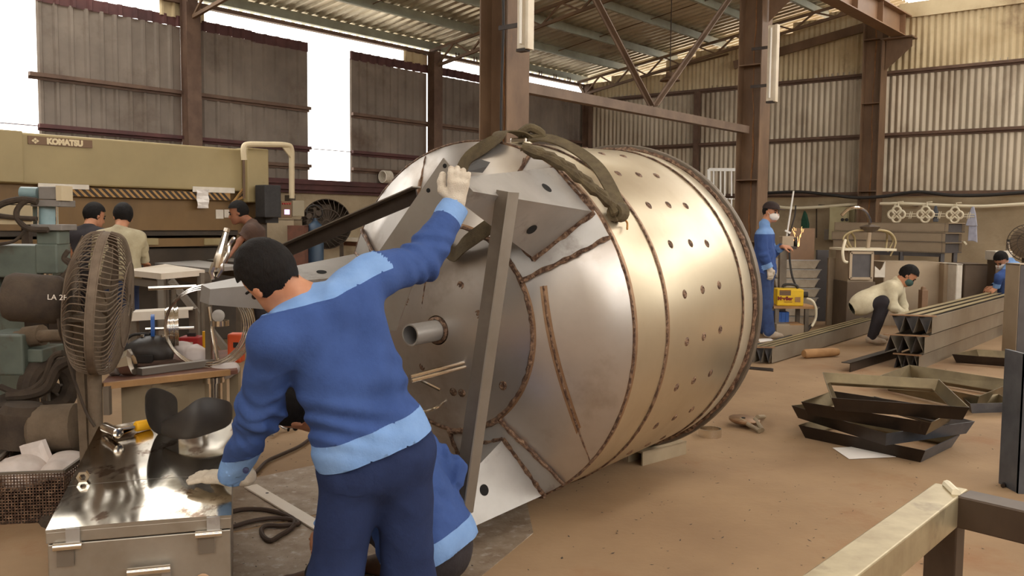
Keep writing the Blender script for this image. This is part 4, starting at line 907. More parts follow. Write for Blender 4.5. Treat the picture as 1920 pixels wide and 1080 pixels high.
# hanging paper
t = thing('paper_sheet', P_(380, 373, AB+.03), 'white paper sheet hanging from the hazard stripes of the press brake', 'paper')
g = G(); n = 6
vs = [W(AB+.02+.012*math.sin(j*1.7+i), *bz(x, y, AB+.02)) for j in range(n+1) for i, x in enumerate((368+j*.4, 380, 391.5)) for y in (355.5+j*5.8,)]
g.add(vs, [(3*j+i, 3*j+i+1, 3*j+i+4, 3*j+i+3) for j in range(n) for i in range(2)]); g.build('sheet', 'paper', t)
# table with white sheet, table with grey sheets behind it
def table(label, quad, z, mtop, mleg, th=.03, name='work_table', cat='table', legz=.0, top='tabletop'):
    q = [onz(x, y, z) for x, y in quad]; c = sum(q, V((0, 0, 0)))/4; t = thing(name, (c.x, c.y, 0), label, cat)
    g = G(); g.prism([p-Z*th for p in q], Z*th); g.build(top, mtop, t)
    for p in q:
        d = (c-p); d.z = 0; e = p+d*.1; g = G(); g.bar(V((e.x, e.y, 0)), V((e.x, e.y, z-th)), .05, .05, V((1, 0, 0))); g.build('leg', mleg, t)
    for i in (0, 2):
        a, b = q[i], q[(i+1) % 4]; a = a+(c-a)*.1; b = b+(c-b)*.1; g = G(); g.bar(V((a.x, a.y, z-th-.05)), V((b.x, b.y, z-th-.05)), .04, .06); g.build('rail', mleg, t)
    return t, q
t, q = table('white topped steel table in front of the man in the khaki shirt', [(236, 506), (302, 513), (384, 506), (310, 495)], .99, 'table_white', 'grey_steel', .05)
g = G(); g.bar(onz(320, 512, .99)-Z*.06, onz(320, 512, .99)-Z*.7+V((.5, 0, 0)), .05, .05); g.build('diagonal', 'grey_steel', t)
table('table stacked with grey sheet metal next to the press brake bed', [(290, 493), (392, 503), (455, 498), (372, 488)], .97, 'bare_steel', 'dull_steel', .04)
for k, (dz, quad, lab) in enumerate(((.985, [(388, 488), (440, 492), (480, 488), (420, 484)], 'loose grey sheet metal offcut on the sheet table'),)):
    g = G(); g.prism([onz(x, y, dz-.014) for x, y in quad], Z*.008); tag(g.build('sheet_offcut', 'grey_steel'), lab, 'sheet metal')
# table, gas bottle, grille fan in the back
table('brown steel bench with bright top beyond the flat bar', [(566, 442), (676, 448), (700, 437), (600, 433)], 1.15, 'table_white', 'bench_red', .05, name='steel_bench', cat='bench')
g = G()
Y = 12.6; c = ond(591, 430, Y); t = thing('gas_cylinder', (c.x, c.y, 0), 'blue gas cylinder with regulator near the base wall', 'gas cylinder')
g.lathe((c.x, c.y, 0), Z, [(0, .1), (.02, .115), (1.28, .115), (1.38, .09), (1.43, .035), (1.47, .03)], 20); g.build('bottle', 'gas_blue', t, smooth=True)
g = G(); zt = 1.5; g.cyl((c.x, c.y, 1.45), (c.x, c.y, 1.62), .02, 8); g.lathe((c.x-.06, c.y-.05, zt), (-.3, -1, 0), [(0, .04), (.03, .04)], 12); g.lathe((c.x+.06, c.y-.05, zt+.04), (.3, -1, 0), [(0, .04), (.03, .04)], 12); tag(g.build('regulator', 'dust_dark', t, smooth=True), kind='stuff')
g = G(); g.tube([V((c.x+.11*math.cos(k), c.y-.02, 1.55+.1*math.sin(k))) for k in np.linspace(0, 6.28, 16)][:-1], .008, 5, closed=True); g.build('hose_coil', 'dark_rubber', t)
def wire_guard(o, ax, R, nring, nspoke, depth, m, parent, name='guard_wire', r=.004, up=Z):
    ax = V(ax).normalized(); x = up.cross(ax).normalized(); y = ax.cross(x)
    for k in range(nspoke):
        t = 2*math.pi*k/nspoke; d = x*math.cos(t)+y*math.sin(t); tw = x*math.cos(t+.35)+y*math.sin(t+.35)
        g = G(); g.tube(spl([V(o)+ax*depth*1.0+d*R*.16, V(o)+ax*depth*.92+(d*.7+tw*.3)*R*.6, V(o)+ax*depth*.55+tw*R*.93, V(o)+tw*R], 4), r, 4, caps=False); g.build(name, m, parent)
    for f, h in ((.16, 1.), (.6, .93), (1., .0)):
        g = G(); g.tube([V(o)+ax*depth*h+(x*math.cos(t)+y*math.sin(t))*R*f for t in np.linspace(0, 2*math.pi, 37)[:-1]], r*1.4, 5, closed=True); g.build('guard_ring', m, parent)
c = ond(612, 420, 13.2); t = thing('drum_fan', (c.x, c.y, 0), 'large dark drum fan behind the blue gas cylinder', 'fan')
wire_guard(c, (.25, -1, 0), .36, 4, 28, .08, 'dust_dark', t, r=.006)
g = G(); g.lathe(c, (-.25, 1, 0), [(0, .36), (.3, .36), (.3, .02)], 32, caps=False); g.build('drum', 'dust_dark', t, smooth=True)
g = G(); g.bar(V((c.x-.2, c.y+.1, 0)), V((c.x-.2, c.y+.1, c.z-.25)), .05, .05, V((1, 0, 0))); g.bar(V((c.x+.2, c.y+.1, 0)), V((c.x+.2, c.y+.1, c.z-.25)), .05, .05, V((1, 0, 0))); tag(g.build('stand', 'dust_dark', t), kind='stuff')
def blades(o, ax, R, n, m, parent, tilt=.5):
    ax = V(ax).normalized(); x = Z.cross(ax).normalized(); y = ax.cross(x)
    for k in range(n):
        t = 2*math.pi*k/n; d = x*math.cos(t)+y*math.sin(t); s = -x*math.sin(t)+y*math.cos(t); g = G(); vs = []
        for rr, w, tw in ((.2, .12, tilt*1.3), (.5, .2, tilt), (.85, .2, tilt*.7)):
            e = (s*math.cos(tw)+ax*math.sin(tw))*w*R; vs += [V(o)+d*R*rr-e, V(o)+d*R*rr+e]
        n_ = ax*.004; k2 = len(vs); g.add(vs+[v+n_ for v in vs], [(0, 1, 3, 2), (2, 3, 5, 4), (6, 8, 9, 7), (8, 10, 11, 9), (0, 2, 8, 6), (2, 4, 10, 8), (1, 7, 9, 3), (3, 9, 11, 5), (4, 5, 11, 10), (0, 6, 7, 1)]); g.build('blade', m, parent, smooth=True)
    g = G(); g.lathe(V(o)-ax*.04, ax, [(0, .2*R), (.07, .18*R), (.09, .05*R)], 16); g.build('hub', m, parent, smooth=True)
blades(c, (.25, -1, 0), .33, 4, 'dust_dark', t)
# brown crates and clutter along the base wall
def crate(px0, py0, px1, py1, Y, dep, m, label, cat='box', name='steel_box', bevel=.006, zfloor=True, m2=None):
    p = ond(px0, py1, Y); q = ond(px1, py0, Y); z0 = 0 if zfloor else p.z
    c = V(((p.x+q.x)/2, Y+dep/2, z0)); t = thing(name, c, label, cat)
    w = q.x-p.x; h = q.z-z0; th = .015
    for nm, cc, s in (('front_panel', (0, -dep/2, h/2), (w, th, h)), ('back_panel', (0, dep/2, h/2), (w, th, h)), ('side_panel', (-w/2, 0, h/2), (th, dep, h)), ('side_panel', (w/2, 0, h/2), (th, dep, h)), ('top_panel', (0, 0, h), (w+th, dep+th, th))):
        g = G(); g.cbox(c+V(cc), *s); g.build(nm, m2 if m2 and nm != 'front_panel' else m, t)
    return t
crate(497, 412, 550, 468, 12.6, .5, 'concrete', 'pale crate standing below the control pendant', name='crate')
crate(540, 424, 570, 455, 12.3, .4, 'bench_red', 'brown crate left of the blue gas cylinder', name='crate')
# white machine cabinet behind the hydraulic cylinder
t = crate(-40, 383, 60, 420, 7.2, .4, 'cream_panel', 'cream machine cover behind the curved hoses at left edge', 'machine', 'machine_cover', zfloor=False)
for k, px in enumerate((-30, 50)):
    g = G(); p = ond(px, 420, 7.4); g.bar(V((p.x, p.y, 0)), p, .06, .06, V((1, 0, 0))); g.build('leg', 'dust_dark', t)
g = G(); p = ond(-40, 403, 7.185); q = ond(60, 411, 7.185); g.bar(p, q, .03, .03); g.build('trim_bar', 'dust_dark', t)
t = crate(-30, 553, 88, 622, 6.6, .5, 'dark_steel', 'low machine bed with cream top panel beneath the hydraulic cylinder', 'machine', 'machine_bed', zfloor=False)
g = G(); p = ond(-30, 596, 6.58); q = ond(86, 553, 6.58); g.box((p+q)/2-V((0, .02, 0)), V(((q.x-p.x)/2, 0, 0)), V((0, .01, 0)), Z*((q.z-p.z)/2)); g.build('cream_cover', 'cream_panel', t)
for px in (-20, 78):
    g = G(); p = ond(px, 622, 6.85); g.bar(V((p.x, p.y, 0)), p, .08, .08, V((1, 0, 0))); g.build('leg', 'dust_dark', t)
# teal hydraulic notcher at the left edge
Y = 5.6
def q3(px, py, dy=0.): return ond(px, py, Y+dy)
t = thing('hydraulic_press', V((q3(60, 600).x, Y, 0)), 'grey green hydraulic press with pale blue cylinder at the left edge', 'machine')
def pxbox(g, x0, y0, x1, y1, yn, yf):
    p = ond(x0, y1, yn); q = ond(x1, y0, yn); g.hexa([V((p.x, yn, p.z)), V((q.x, yn, p.z)), V((q.x, yf, p.z)), V((p.x, yf, p.z))], [V((p.x, yn, q.z)), V((q.x, yn, q.z)), V((q.x, yf, q.z)), V((p.x, yf, q.z))]); return g
pxbox(G(), -60, 460, 68, 520, Y-.05, Y+.25).build('upper_arm', 'teal_paint', t, bevel=.012)
pxbox(G(), 66, 458, 106, 513, Y-.06, Y+.12).build('guide_block', 'teal_paint', t, bevel=.01)
pxbox(G(), 68, 431, 109, 459, Y-.05, Y+.1).build('neck_block', 'teal_paint', t, bevel=.01)
pxbox(G(), 57, 421, 115, 432, Y-.08, Y+.12).build('lower_flange', 'machine_grey', t, bevel=.004)
pxbox(G(), 57, 375, 112, 387, Y-.08, Y+.12).build('upper_flange', 'machine_grey', t, bevel=.004)
c = q3(88, 404, .02); r = .062
g = G(); g.lathe(V((c.x, c.y, q3(88, 421).z)), Z, [(0, r), (q3(88, 387).z-q3(88, 421).z, r)], 24); g.build('cylinder_barrel', 'barrel_blue', t, smooth=True)
pxbox(G(), 62, 387, 73, 421, Y-.02, Y+.1).build('side_port', 'teal_paint', t)
for px in (71, 106):
    g = G(); g.cyl(q3(px, 423, -.06), q3(px, 376, -.06), .006, 8); g.build('tie_rod', 'polished', t)
pxbox(G(), 72, 350, 110, 374, Y-.08, Y+.05).build('valve_block', 'machine_grey', t, bevel=.006)
g = G(); g.cyl(q3(40, 361, -.02), q3(72, 362, -.02), .036, 14); g.build('solenoid', 'barrel_blue', t, smooth=True)
pxbox(G(), 105, 348, 115, 376, Y-.09, Y+.05).build('connector_box', 'cream_panel', t)
g = G(); g.cyl(q3(87, 530, .02), q3(87, 512, .02), .034, 16); g.build('piston_rod', 'polished', t, smooth=True)
pxbox(G(), 60, 528, 112, 545, Y-.1, Y+.2).build('die_holder', 'dust_dark', t, bevel=.01)
pxbox(G(), -60, 545, 90, 556, Y-.05, Y+.3).build('die_table', 'dust_dark', t, bevel=.01)
pxbox(G(), -60, 513, -5, 905, Y, Y+.3).build('throat_column', 'teal_paint', t, bevel=.01)
for pts, r in (([(70, 378), (40, 374), (5, 382), (-20, 400)], .02), ([(68, 376), (48, 377), (33, 392), (32, 408), (45, 424), (62, 430), (90, 431)], .018), ([(68, 410), (30, 408), (-10, 403)], .014), ([(50, 428), (30, 450), (5, 457), (-20, 458)], .01), ([(128, 470), (120, 485), (132, 500), (110, 525), (60, 545), (30, 570)], .016), ([(118, 485), (133, 492), (128, 515), (85, 538), (20, 560)], .014)):
    g = G(); g.tube(spl([q3(x, y, -.1) for x, y in pts], 6), r, 8); g.build('hose', 'dust_dark', t, smooth=True)
g = G(); g.tube([q3(128, 540, -.12), q3(135, 480, -.12), q3(155, 442, -.12)], .004, 5); g.build('gauge_rod', 'polished', t)
pxbox(G(), -40, 628, 42, 704, 5.0, 5.3).build('lower_housing', 'teal_paint', t, bevel=.012)
pxbox(G(), 40, 655, 79, 680, 5.05, 5.3).build('lower_bracket', 'teal_paint', t, bevel=.008)
g = G(); g.cyl(ond(30, 632, 5.1), ond(142, 628, 5.0), .035, 12); g.build('swing_arm', 'dust_brown', t, smooth=True)
g = G(); g.cyl(ond(48, 632, 5.1), ond(80, 628, 5.08), .06, 12); g.build('clamp_sleeve', 'dust_brown', t, smooth=True)
for pts, r in (([(0, 725), (40, 737), (80, 715), (100, 670), (118, 662)], .018), ([(15, 742), (60, 738), (90, 725), (108, 690), (130, 676)], .03)):
    g = G(); g.tube(spl([ond(x, y, 4.9) for x, y in pts], 6), r, 8); g.build('hose', 'dust_dark', t, smooth=True)
# dusty pedestal fan
Y = 4.35; fo = ond(192, 568, Y); ax = V((.955, .27, -.09)).normalized(); R = .345
fan = thing('pedestal_fan', (ond(172, 700, Y).x, Y, 0), 'big dust covered pedestal fan with wire guard in the left foreground', 'fan')
wire_guard(fo+ax*.018, ax, R, 4, 72, .1, 'fan_wire', fan, r=.003)
wire_guard(fo-ax*.018, -ax, R, 4, 64, .13, 'fan_wire', fan, r=.003)
g = G(); g.lathe(fo-ax*.018, ax, [(0, R), (.036, R)], 64, caps=False); g.build('guard_band', 'fan_wire', fan, smooth=True)
blades(fo, ax, R*.93, 5, 'dust_brown', fan)
g = G(); g.lathe(fo-ax*.42, ax, [(-.02, .04), (0, .1), (.03, .115), (.22, .115), (.25, .1), (.28, .05)], 20); g.build('motor', 'dust_dark', fan, smooth=True)
mz = V((0, -1, .25)); c = ond(107, 558, fo.y-.3)
text('chalk_mark', 'LA 2F', .034, c, V((1, .27, -.05)), Z, 'chalk', fan, ext=.001)
pp = ond(177, 700, Y); g = G(); g.cyl((pp.x, Y, 0), (pp.x, Y, ond(177, 600, Y).z), .033, 14); g.build('pole', 'dust_brown', fan, smooth=True)
pl = ond(148, 700, Y); g = G(); g.bar((pl.x, Y+.06, 0), (pl.x-.02, Y+.06, ond(145, 590, Y).z), .042, .04, V((1, 0, 0))); g.build('bracket_post', 'dust_brown', fan)
g = G(); g.bar(ond(120, 598, Y), ond(185, 596, Y), .05, .03); g.build('motor_mount', 'dust_brown', fan)
g = G(); g.tube(spl([ond(108, 575, Y-.1), ond(112, 620, Y-.1), ond(125, 655, Y), ond(132, 690, Y), ond(160, 770, Y-.05), ond(178, 800, Y-.05)], 5), .007, 6); g.build('power_cord', 'dust_dark', fan)
g = G(); g.lathe((pp.x, Y, 0), Z, [(0, .26), (.03, .25), (.05, .06), (.12, .045)], 24); g.build('base', 'dust_dark', fan, smooth=True)
# hand cart with a spoked wheel and a motor beside it
Y = 5.0; c = ond(66, 735, Y); t = thing('motor_cart', (c.x, Y, 0), 'dusty cart with spoked wheel and electric motor below the press', 'cart')
wx = V((1, .75, 0)).normalized(); wr = ond(66, 680, Y).z-.02
wr = max(wr-.28, .3); wc = V((c.x, Y, .36))
def wheel(o, ax, R, m, parent):
    ax = V(ax).normalized(); x = Z.cross(ax).normalized(); y = ax.cross(x)
    g = G(); g.tube([V(o)+(x*math.cos(k)+y*math.sin(k))*R for k in np.linspace(0, 2*math.pi, 33)[:-1]], .055, 10, closed=True); g.build('tyre', m, parent, smooth=True)
    for k in range(8):
        d = x*math.cos(k*.785)+y*math.sin(k*.785); g = G(); g.cyl(V(o)+d*.03, V(o)+d*R*.85, .009, 6); g.build('spoke', 'grey_steel', parent)
    g = G(); g.lathe(V(o)-ax*.06, ax, [(0, .03), (.12, .03)], 12); g.build('hub', 'dust_dark', parent)
wc = V((c.x, Y+.15, ond(66, 735, Y).z)); wheel(wc, (.9, -.45, 0), ond(66, 690, Y).z-wc.z, 'dust_dark', t)
g = G(); g.lathe(ond(42, 800, Y-.3), V((.1, 0, 1)), [(-.1, .12), (.08, .12), (.12, .09), (.13, .0)], 16); g.build('gear_case', 'dust_dark', t, smooth=True)
g = G(); p = ond(62, 805, Y-.3); g.lathe(p, V((1, .1, .05)), [(0, .11), (.02, .125), (.22, .125), (.25, .08)], 18); g.build('motor', 'dust_brown', t, smooth=True)
g = G(); g.cbox(ond(68, 862, Y-.2)-Z*.02, .5, .35, .16); g.build('frame', 'dust_dark', t, bevel=.01)
g = G(); g.tube([ond(95, 815, Y-.2), ond(150, 792, Y-.1), ond(175, 770, Y+.1)], .02, 8); g.build('handle', 'dust_brown', t)
p = ond(68, 862, Y-.2)-Z*.1
for dx in (-.2, .2):
    g = G(); g.bar(V((p.x+dx, p.y, 0)), V((p.x+dx, p.y, p.z+.03)), .05, .05, V((1, 0, 0))); g.build('leg', 'dust_dark', t)
g = G(); g.bar(V((wc.x, wc.y+.06, 0)), V((wc.x, wc.y+.06, wc.z)), .04, .04, V((1, 0, 0))); g.build('axle_stand', 'dust_dark', t)
# chrome stool frame at the very edge
Y = 4.75; t = thing('tube_stool', V((ond(0, 800, Y).x, Y, 0)), 'thin chrome tube stool frame cut by the left edge', 'stool')
for y_ in (Y, Y+.3):
    g = G(); g.tube([V((ond(-60, 768, Y).x, y_, 0)), V((ond(-56, 768, Y).x, y_, ond(0, 768, Y).z)), V((ond(17, 768, Y).x, y_, ond(0, 768, Y).z)), V((ond(26, 768, Y).x, y_, 0))], .011, 8); g.build('frame_tube', 'polished', t, smooth=True)
g = G(); g.cbox(V((ond(-20, 768, Y).x, Y+.15, ond(0, 768, Y).z+.012)), .2, .36, .02); g.build('seat', 'dust_dark', t)
g = G(); g.tube([V((ond(-58, 0, Y).x, Y, .16)), V((ond(23, 0, Y).x, Y, .16))], .008, 6); g.build('crossbar', 'polished', t)
# perforated basket with rags
t = thing('perforated_basket', onz(70, 960)-V((0, 0, 0)), 'rusty perforated steel basket full of white rags beside the chest', 'basket')
B = [onz(-30, 985), onz(122, 978), onz(205, 905), onz(40, 905)]; hgt = .245
def perf(p, q, nx, nz, m):
    g = G(); d = (q-p)/nx
    for i in range(nx+1):
        w = .3 if i in (0, nx) else .36
        g.bar(p+d*i, p+d*i+Z*hgt, d.length*w, .004, d.cross(Z))
    for j in range(nz+1):
        z = hgt*j/nz; g.bar(p+Z*z, q+Z*z, .004, hgt/nz*.36, Z)
    o = g.build('perforated_panel', m, t); tag(o, kind='stuff')
perf(B[0], B[1], 26, 17, 'weld_brown'); perf(B[1], B[2], 24, 17, 'weld_brown'); perf(B[3], B[2], 20, 12, 'weld_brown'); perf(B[0], B[3], 14, 12, 'weld_brown')
for i in range(4):
    g = G(); g.bar(B[i]+Z*hgt, B[(i+1) % 4]+Z*hgt, .014, .012); g.build('rim', 'dull_steel', t)
g = G(); g.prism([p+Z*.004 for p in B], Z*.006); g.build('bottom', 'dark_steel', t)
bc = sum(B, V((0, 0, 0)))/4
def lump(name, c, ax, m, label=None, cat=None, seed=1, res=.012, parent=None, group=None, amp=.03, freq=14, n=5):
    r = np.random.RandomState(seed); S = SDF()
    for k in range(n): S.ell(nv(c)+r.uniform(-.55, .55, 3)*nv(ax), np.eye(3), nv(ax)*r.uniform(.45, .75, 3), .03)
    v, F = S.mesh(res, folds(seed, amp, freq)); v[:, 2] = np.maximum(v[:, 2], c[2]-ax[2]*.75) if parent is None else v[:, 2]
    o = put(name, v, F, m, parent)
    return tag(o, label, cat, group) if label else o
for k, (dx, dy, lab) in enumerate(((-.12, -.06, 'crumpled white rag at the left of the perforated basket'), (.14, .0, 'crumpled white rag at the right of the perforated basket'))):
    lump('rag', bc+V((dx, dy, hgt-.07)), (.14, .16, .08), 'paper_dirty', lab, 'rag', 40+k)
g = G(); cc = ond(58, 858, bc.y-.02); g.prism([ond(36, 837, bc.y-.05), ond(78, 826, bc.y+.02), ond(95, 868, bc.y), ond(48, 880, bc.y-.05)], V((.01, .02, .004))); tag(g.build('cardboard', 'paper_dirty'), 'stiff white card standing up out of the rags', 'card')

c = onpl(716, 352, W(.1, 0), uR); c.z = 2.1+.11
t = thing('corrugated_hose', V((c.x, c.y, 2.1)), 'white ribbed hose coil resting on the red wall beam beside the vessel', 'hose')
for k in range(6):
    g = G(); o = c+uL*(.03*k-.08)+uR*.1; g.tube([o+(uR*math.cos(s)+Z*math.sin(s))*.1 for s in np.linspace(0, 2*math.pi, 19)[:-1]], .013, 6, closed=True); g.build('hose_turn', 'label_white', t, smooth=True)
# ------------------------------------------------------------------ steel chest in the foreground
ZB_, ZT = .55, .478              # back and front height of the chest: it stands tipped a little towards the front
F0, F1 = onz(88, 990, ZT), onz(432, 962, ZT); Bk0 = onz(186, 798, ZB_); Bk1 = F1+(Bk0-F0)
chest = thing('steel_chest', V(((F0.x+Bk1.x)/2, (F0.y+Bk1.y)/2, 0)), 'stainless steel tool chest with hinged lid in the left foreground', 'chest')
P4 = [F0, F1, Bk1, Bk0]
def slab(P, t0, t1):
    """box under the sloping lid plane, from t0 to t1 below it (t0 None: down to the floor)"""
    g = G(); return g.hexa([V((p.x, p.y, 0 if t0 is None else p.z-t0)) for p in P], [V((p.x, p.y, p.z-t1)) for p in P])
slab(P4, None, .055).build('body', 'chest_side', chest, bevel=.004)
cx_ = (F0+F1+Bk0+Bk1)/4
LP = [p+V((p.x-cx_.x, p.y-cx_.y, 0))*.012 for p in P4]; half = .345
M0, M1 = LP[0]+(LP[3]-LP[0])*half, LP[1]+(LP[2]-LP[1])*half
def lid(P):
    """lid half: shallow pan whose sheet is bowed up a little across its width"""
    o = slab(P, .05, .012).build('lid', 'chest_side', chest, bevel=.003); n = 16; m = 10; vs = []
    for j in range(m+1):
        for i in range(n+1):
            u = i/n; w = j/m; p = (P[0]*(1-u)+P[1]*u)*(1-w)+(P[3]*(1-u)+P[2]*u)*w; vs.append(V((p.x, p.y, p.z-.005*(2*u-1)**2+.0016*math.sin(u*7+w*5)*math.sin(w*3.14))))
    g = G(); g.add(vs, [(j*(n+1)+i, j*(n+1)+i+1, (j+1)*(n+1)+i+1, (j+1)*(n+1)+i) for j in range(m) for i in range(n)]); g.build('lid_sheet', 'chest_top', o, smooth=True)
    for a, b in ((0, 1), (3, 2)):
        g = G(); g.add([V((P[a].x+(P[b].x-P[a].x)*i/n, P[a].y+(P[b].y-P[a].y)*i/n, P[a].z-z)) for i in range(n+1) for z in (.014, .005*(2*i/n-1)**2)], [(2*i, 2*i+2, 2*i+3, 2*i+1) for i in range(n)]); g.build('lid_lip', 'chest_side', o, smooth=True)
lid([LP[0], LP[1], M1, M0])
e = (LP[3]-LP[0])*.004
lid([M0+e, M1+e, LP[2], LP[3]])
fd = (F1-F0).normalized(); fn = V((fd.y, -fd.x, 0)); fw = (F1-F0).length
def fpt(u, z, o=0.): return F0+fd*(u*fw)+fn*(o+.006)+Z*(z-ZT)
for u in (.11, .875):
    h = G(); h.cyl(fpt(u-.075, ZT-.058, .014), fpt(u+.075, ZT-.058, .014), .0125, 12); hg = h.build('hinge', 'polished', chest, smooth=True)
    g = G(); a, b = fpt(u-.01, ZT-.05, .006), fpt(u+.065, ZT-.003, .006); g.hexa([a, fpt(u+.065, ZT-.05, .006), fpt(u+.065, ZT-.05, .012), fpt(u-.01, ZT-.05, .012)], [fpt(u-.01, ZT-.003, .006), b, fpt(u+.065, ZT-.003, .012), fpt(u-.01, ZT-.003, .012)]); g.build('hinge_leaf', 'bare_steel', hg)
    g = G(); g.hexa([fpt(u-.06, ZT-.125, .002), fpt(u+.03, ZT-.125, .002), fpt(u+.03, ZT-.125, .008), fpt(u-.06, ZT-.125, .008)], [fpt(u-.06, ZT-.065, .002), fpt(u+.03, ZT-.065, .002), fpt(u+.03, ZT-.065, .008), fpt(u-.06, ZT-.065, .008)]); g.build('hinge_leaf', 'dull_steel', hg)
h = G(); h.cyl(fpt(.425, ZT-.155, .03), fpt(.66, ZT-.155, .03), .014, 14); hd = h.build('handle', 'polished', chest, smooth=True)
for u in (.45, .635):
    g = G(); g.hexa([fpt(u-.025, ZT-.25, .002), fpt(u+.025, ZT-.25, .002), fpt(u+.025, ZT-.25, .01), fpt(u-.025, ZT-.25, .01)], [fpt(u-.025, ZT-.155, .02), fpt(u+.025, ZT-.155, .02), fpt(u+.025, ZT-.155, .03), fpt(u-.025, ZT-.155, .03)]); g.build('handle_strap', 'bare_steel', hd)
for u, z in ((.225, ZT-.29), (.835, ZT-.22)):
    g = G(); g.lathe(fpt(u, z), fn, [(-.002, .026), (.001, .02), (.0015, 0)], 14); g.build('spot_weld', 'weld_heat', chest, smooth=True)
# things on the chest
ZL = M0.z+.0
c = onz(156, 903, ZL-.003)
g = G(); x = fd; y = Z.cross(fd)
hexp = [c+(x*math.cos(k*math.pi/3)+Z*math.sin(k*math.pi/3))*.022+Z*.019 for k in range(6)]
t = thing('hex_nut', c, 'large steel hex nut standing on the chest lid', 'nut')
g = G(); vs = []; 
for o in (-.012, .012): vs += [p+y*o for p in hexp]+[c+Z*.019+(x*math.cos(k*math.pi/3)+Z*math.sin(k*math.pi/3))*.012+y*o for k in range(6)]
fs = []
for k in range(6):
    j = (k+1) % 6; fs += [(k, j, 12+j, 12+k), (6+k, 18+k, 18+j, 6+j), (k, 6+k, 6+j, j), (12+k, 12+j, 18+j, 18+k)]
g.add(vs, fs); g.build('nut', 'polished', t)
ZT = ZB_-.003
t = thing('hammer', onz(235, 803, ZT), 'steel hammer with yellow grip on the back of the chest', 'hammer')
a, b = onz(195, 800, ZT+.02), onz(222, 812, ZT+.02)
g = G(); g.lathe(a, b-a, [(0, .017), (.012, .021), ((b-a).length*.55, .02), ((b-a).length, .022), ((b-a).length+.003, .016)], 14); g.build('head', 'polished', t, smooth=True)
m_ = a*.55+b*.45; e1, e2 = onz(254, 800, ZT+.02), onz(282, 795, ZT+.02)
g = G(); g.bar(m_, e1, .02, .014); g.build('shaft', 'polished', t, bevel=.004)
g = G(); g.lathe(e1, e2-e1, [(0, .019), (.006, .023), ((e2-e1).length, .023), ((e2-e1).length+.002, .0)], 14); g.build('grip', 'yellow_grip', t, smooth=True, angle=50)
g = G(); g.prism([onz(205, 802, ZT+.0), onz(268, 790, ZT), onz(272, 797, ZT), onz(212, 812, ZT)], Z*.006); tag(g.build('flat_wrench', 'polished'), 'bright steel strap lying under the hammer shaft', 'steel strap')
# curved black leather shield with two lobes
def lobe_shell(cols, m, name, parent):
    g = G(); n = len(cols[0]); vs = [p for c in cols for p in c]; k = len(cols)
    g.add(vs, [(i*n+j, (i+1)*n+j, (i+1)*n+j+1, i*n+j+1) for i in range(k-1) for j in range(n-1)]); o = g.build(name, m, parent, smooth=True, angle=60)
    md = o.modifiers.new('solid', 'SOLIDIFY'); md.thickness = .008; sb = o.modifiers.new('sub', 'SUBSURF'); sb.levels = 2; sb.render_levels = 2; return o
Y = 3.72
t = thing('leather_shield', onz(330, 822, ZT), 'curved black two-lobed shield plate lying on the back of the chest', 'shield')
cols = []
for i, (x, yt, yb, dy) in enumerate(((270, 742, 770, -.06), (276, 727, 800, -.02), (290, 724, 815, .05), (312, 730, 822, .1), (334, 742, 824, .13))):
    cols.append([ond(x, yb+(yt-yb)*k/4, Y+dy+.03*math.sin(k)) for k in range(5)])
lobe_shell(cols, 'helmet_black', 'back_lobe', t)
cols = []
for i, (x, yt, yb, dy) in enumerate(((300, 788, 816, -.02), (318, 782, 823, -.08), (345, 766, 826, -.12), (368, 746, 824, -.12), (392, 742, 815, -.08), (420, 748, 806, -.02), (434, 752, 796, .06), (437, 765, 785, .1))):
    cols.append([ond(x, yb+(yt-yb)*k/4, Y+dy-.02*math.sin(k*.8)) for k in range(5)])
lobe_shell(cols, 'helmet_black', 'front_lobe', t)
# ------------------------------------------------------------------ low bench with its clutter
Y = 4.75; ZB = ond(320, 700, Y).z
q = [onz(190, 719, ZB), onz(446, 694, ZB), onz(430, 655, ZB), onz(235, 672, ZB)]
bench = thing('tool_bench', V((sum(p.x for p in q)/4, sum(p.y for p in q)/4, 0)), 'low beige workbench with drawers and a littered top behind the chest', 'bench')
g = G(); g.prism([p-Z*.02 for p in q], Z*.02); g.build('bench_top', 'bench_red', bench)
e0, e1 = onz(262, 704, ZB), onz(398, 686, ZB); g = G(); g.bar(e0+Z*.02, e1+Z*.02, .05, .035); g.build('front_rim', 'grey_steel', bench)
pA, pB, pC = onz(226, 722, ZB-.03), onz(282, 722, ZB-.03), onz(386, 704, ZB-.03)
dn = V((.0, .35, 0))
g = G(); g.prism([V((p.x, p.y, .12)) for p in (pA, pB, pB+dn, pA+dn)], Z*(ZB-.15)); g.build('cabinet', 'bench_beige', bench, bevel=.006)
g = G(); g.prism([V((p.x, p.y+.01, .12)) for p in (pB, pC, pC+dn, pB+dn)], Z*(ZB-.15)); g.build('drawer_case', 'bench_beige', bench, bevel=.006)
for z0, z1 in ((ZB-.2, ZB-.06), (ZB-.36, ZB-.22)):
    g = G(); g.hexa([V((p.x, p.y, z0)) for p in (pB+V((.02, -.004, 0)), pC+V((-.02, -.004, 0)), pC+V((-.02, .02, 0)), pB+V((.02, .02, 0)))], [V((p.x, p.y, z1)) for p in (pB+V((.02, -.004, 0)), pC+V((-.02, -.004, 0)), pC+V((-.02, .02, 0)), pB+V((.02, .02, 0)))]); g.build('drawer', 'bench_beige', bench, bevel=.004)
for p in (pA, pC, pA+dn, pC+dn):
    g = G(); g.bar(V((p.x+.02, p.y+.02, 0)), V((p.x+.02, p.y+.02, .14)), .04, .04, V((1, 0, 0))); g.build('leg', 'bench_beige', bench)
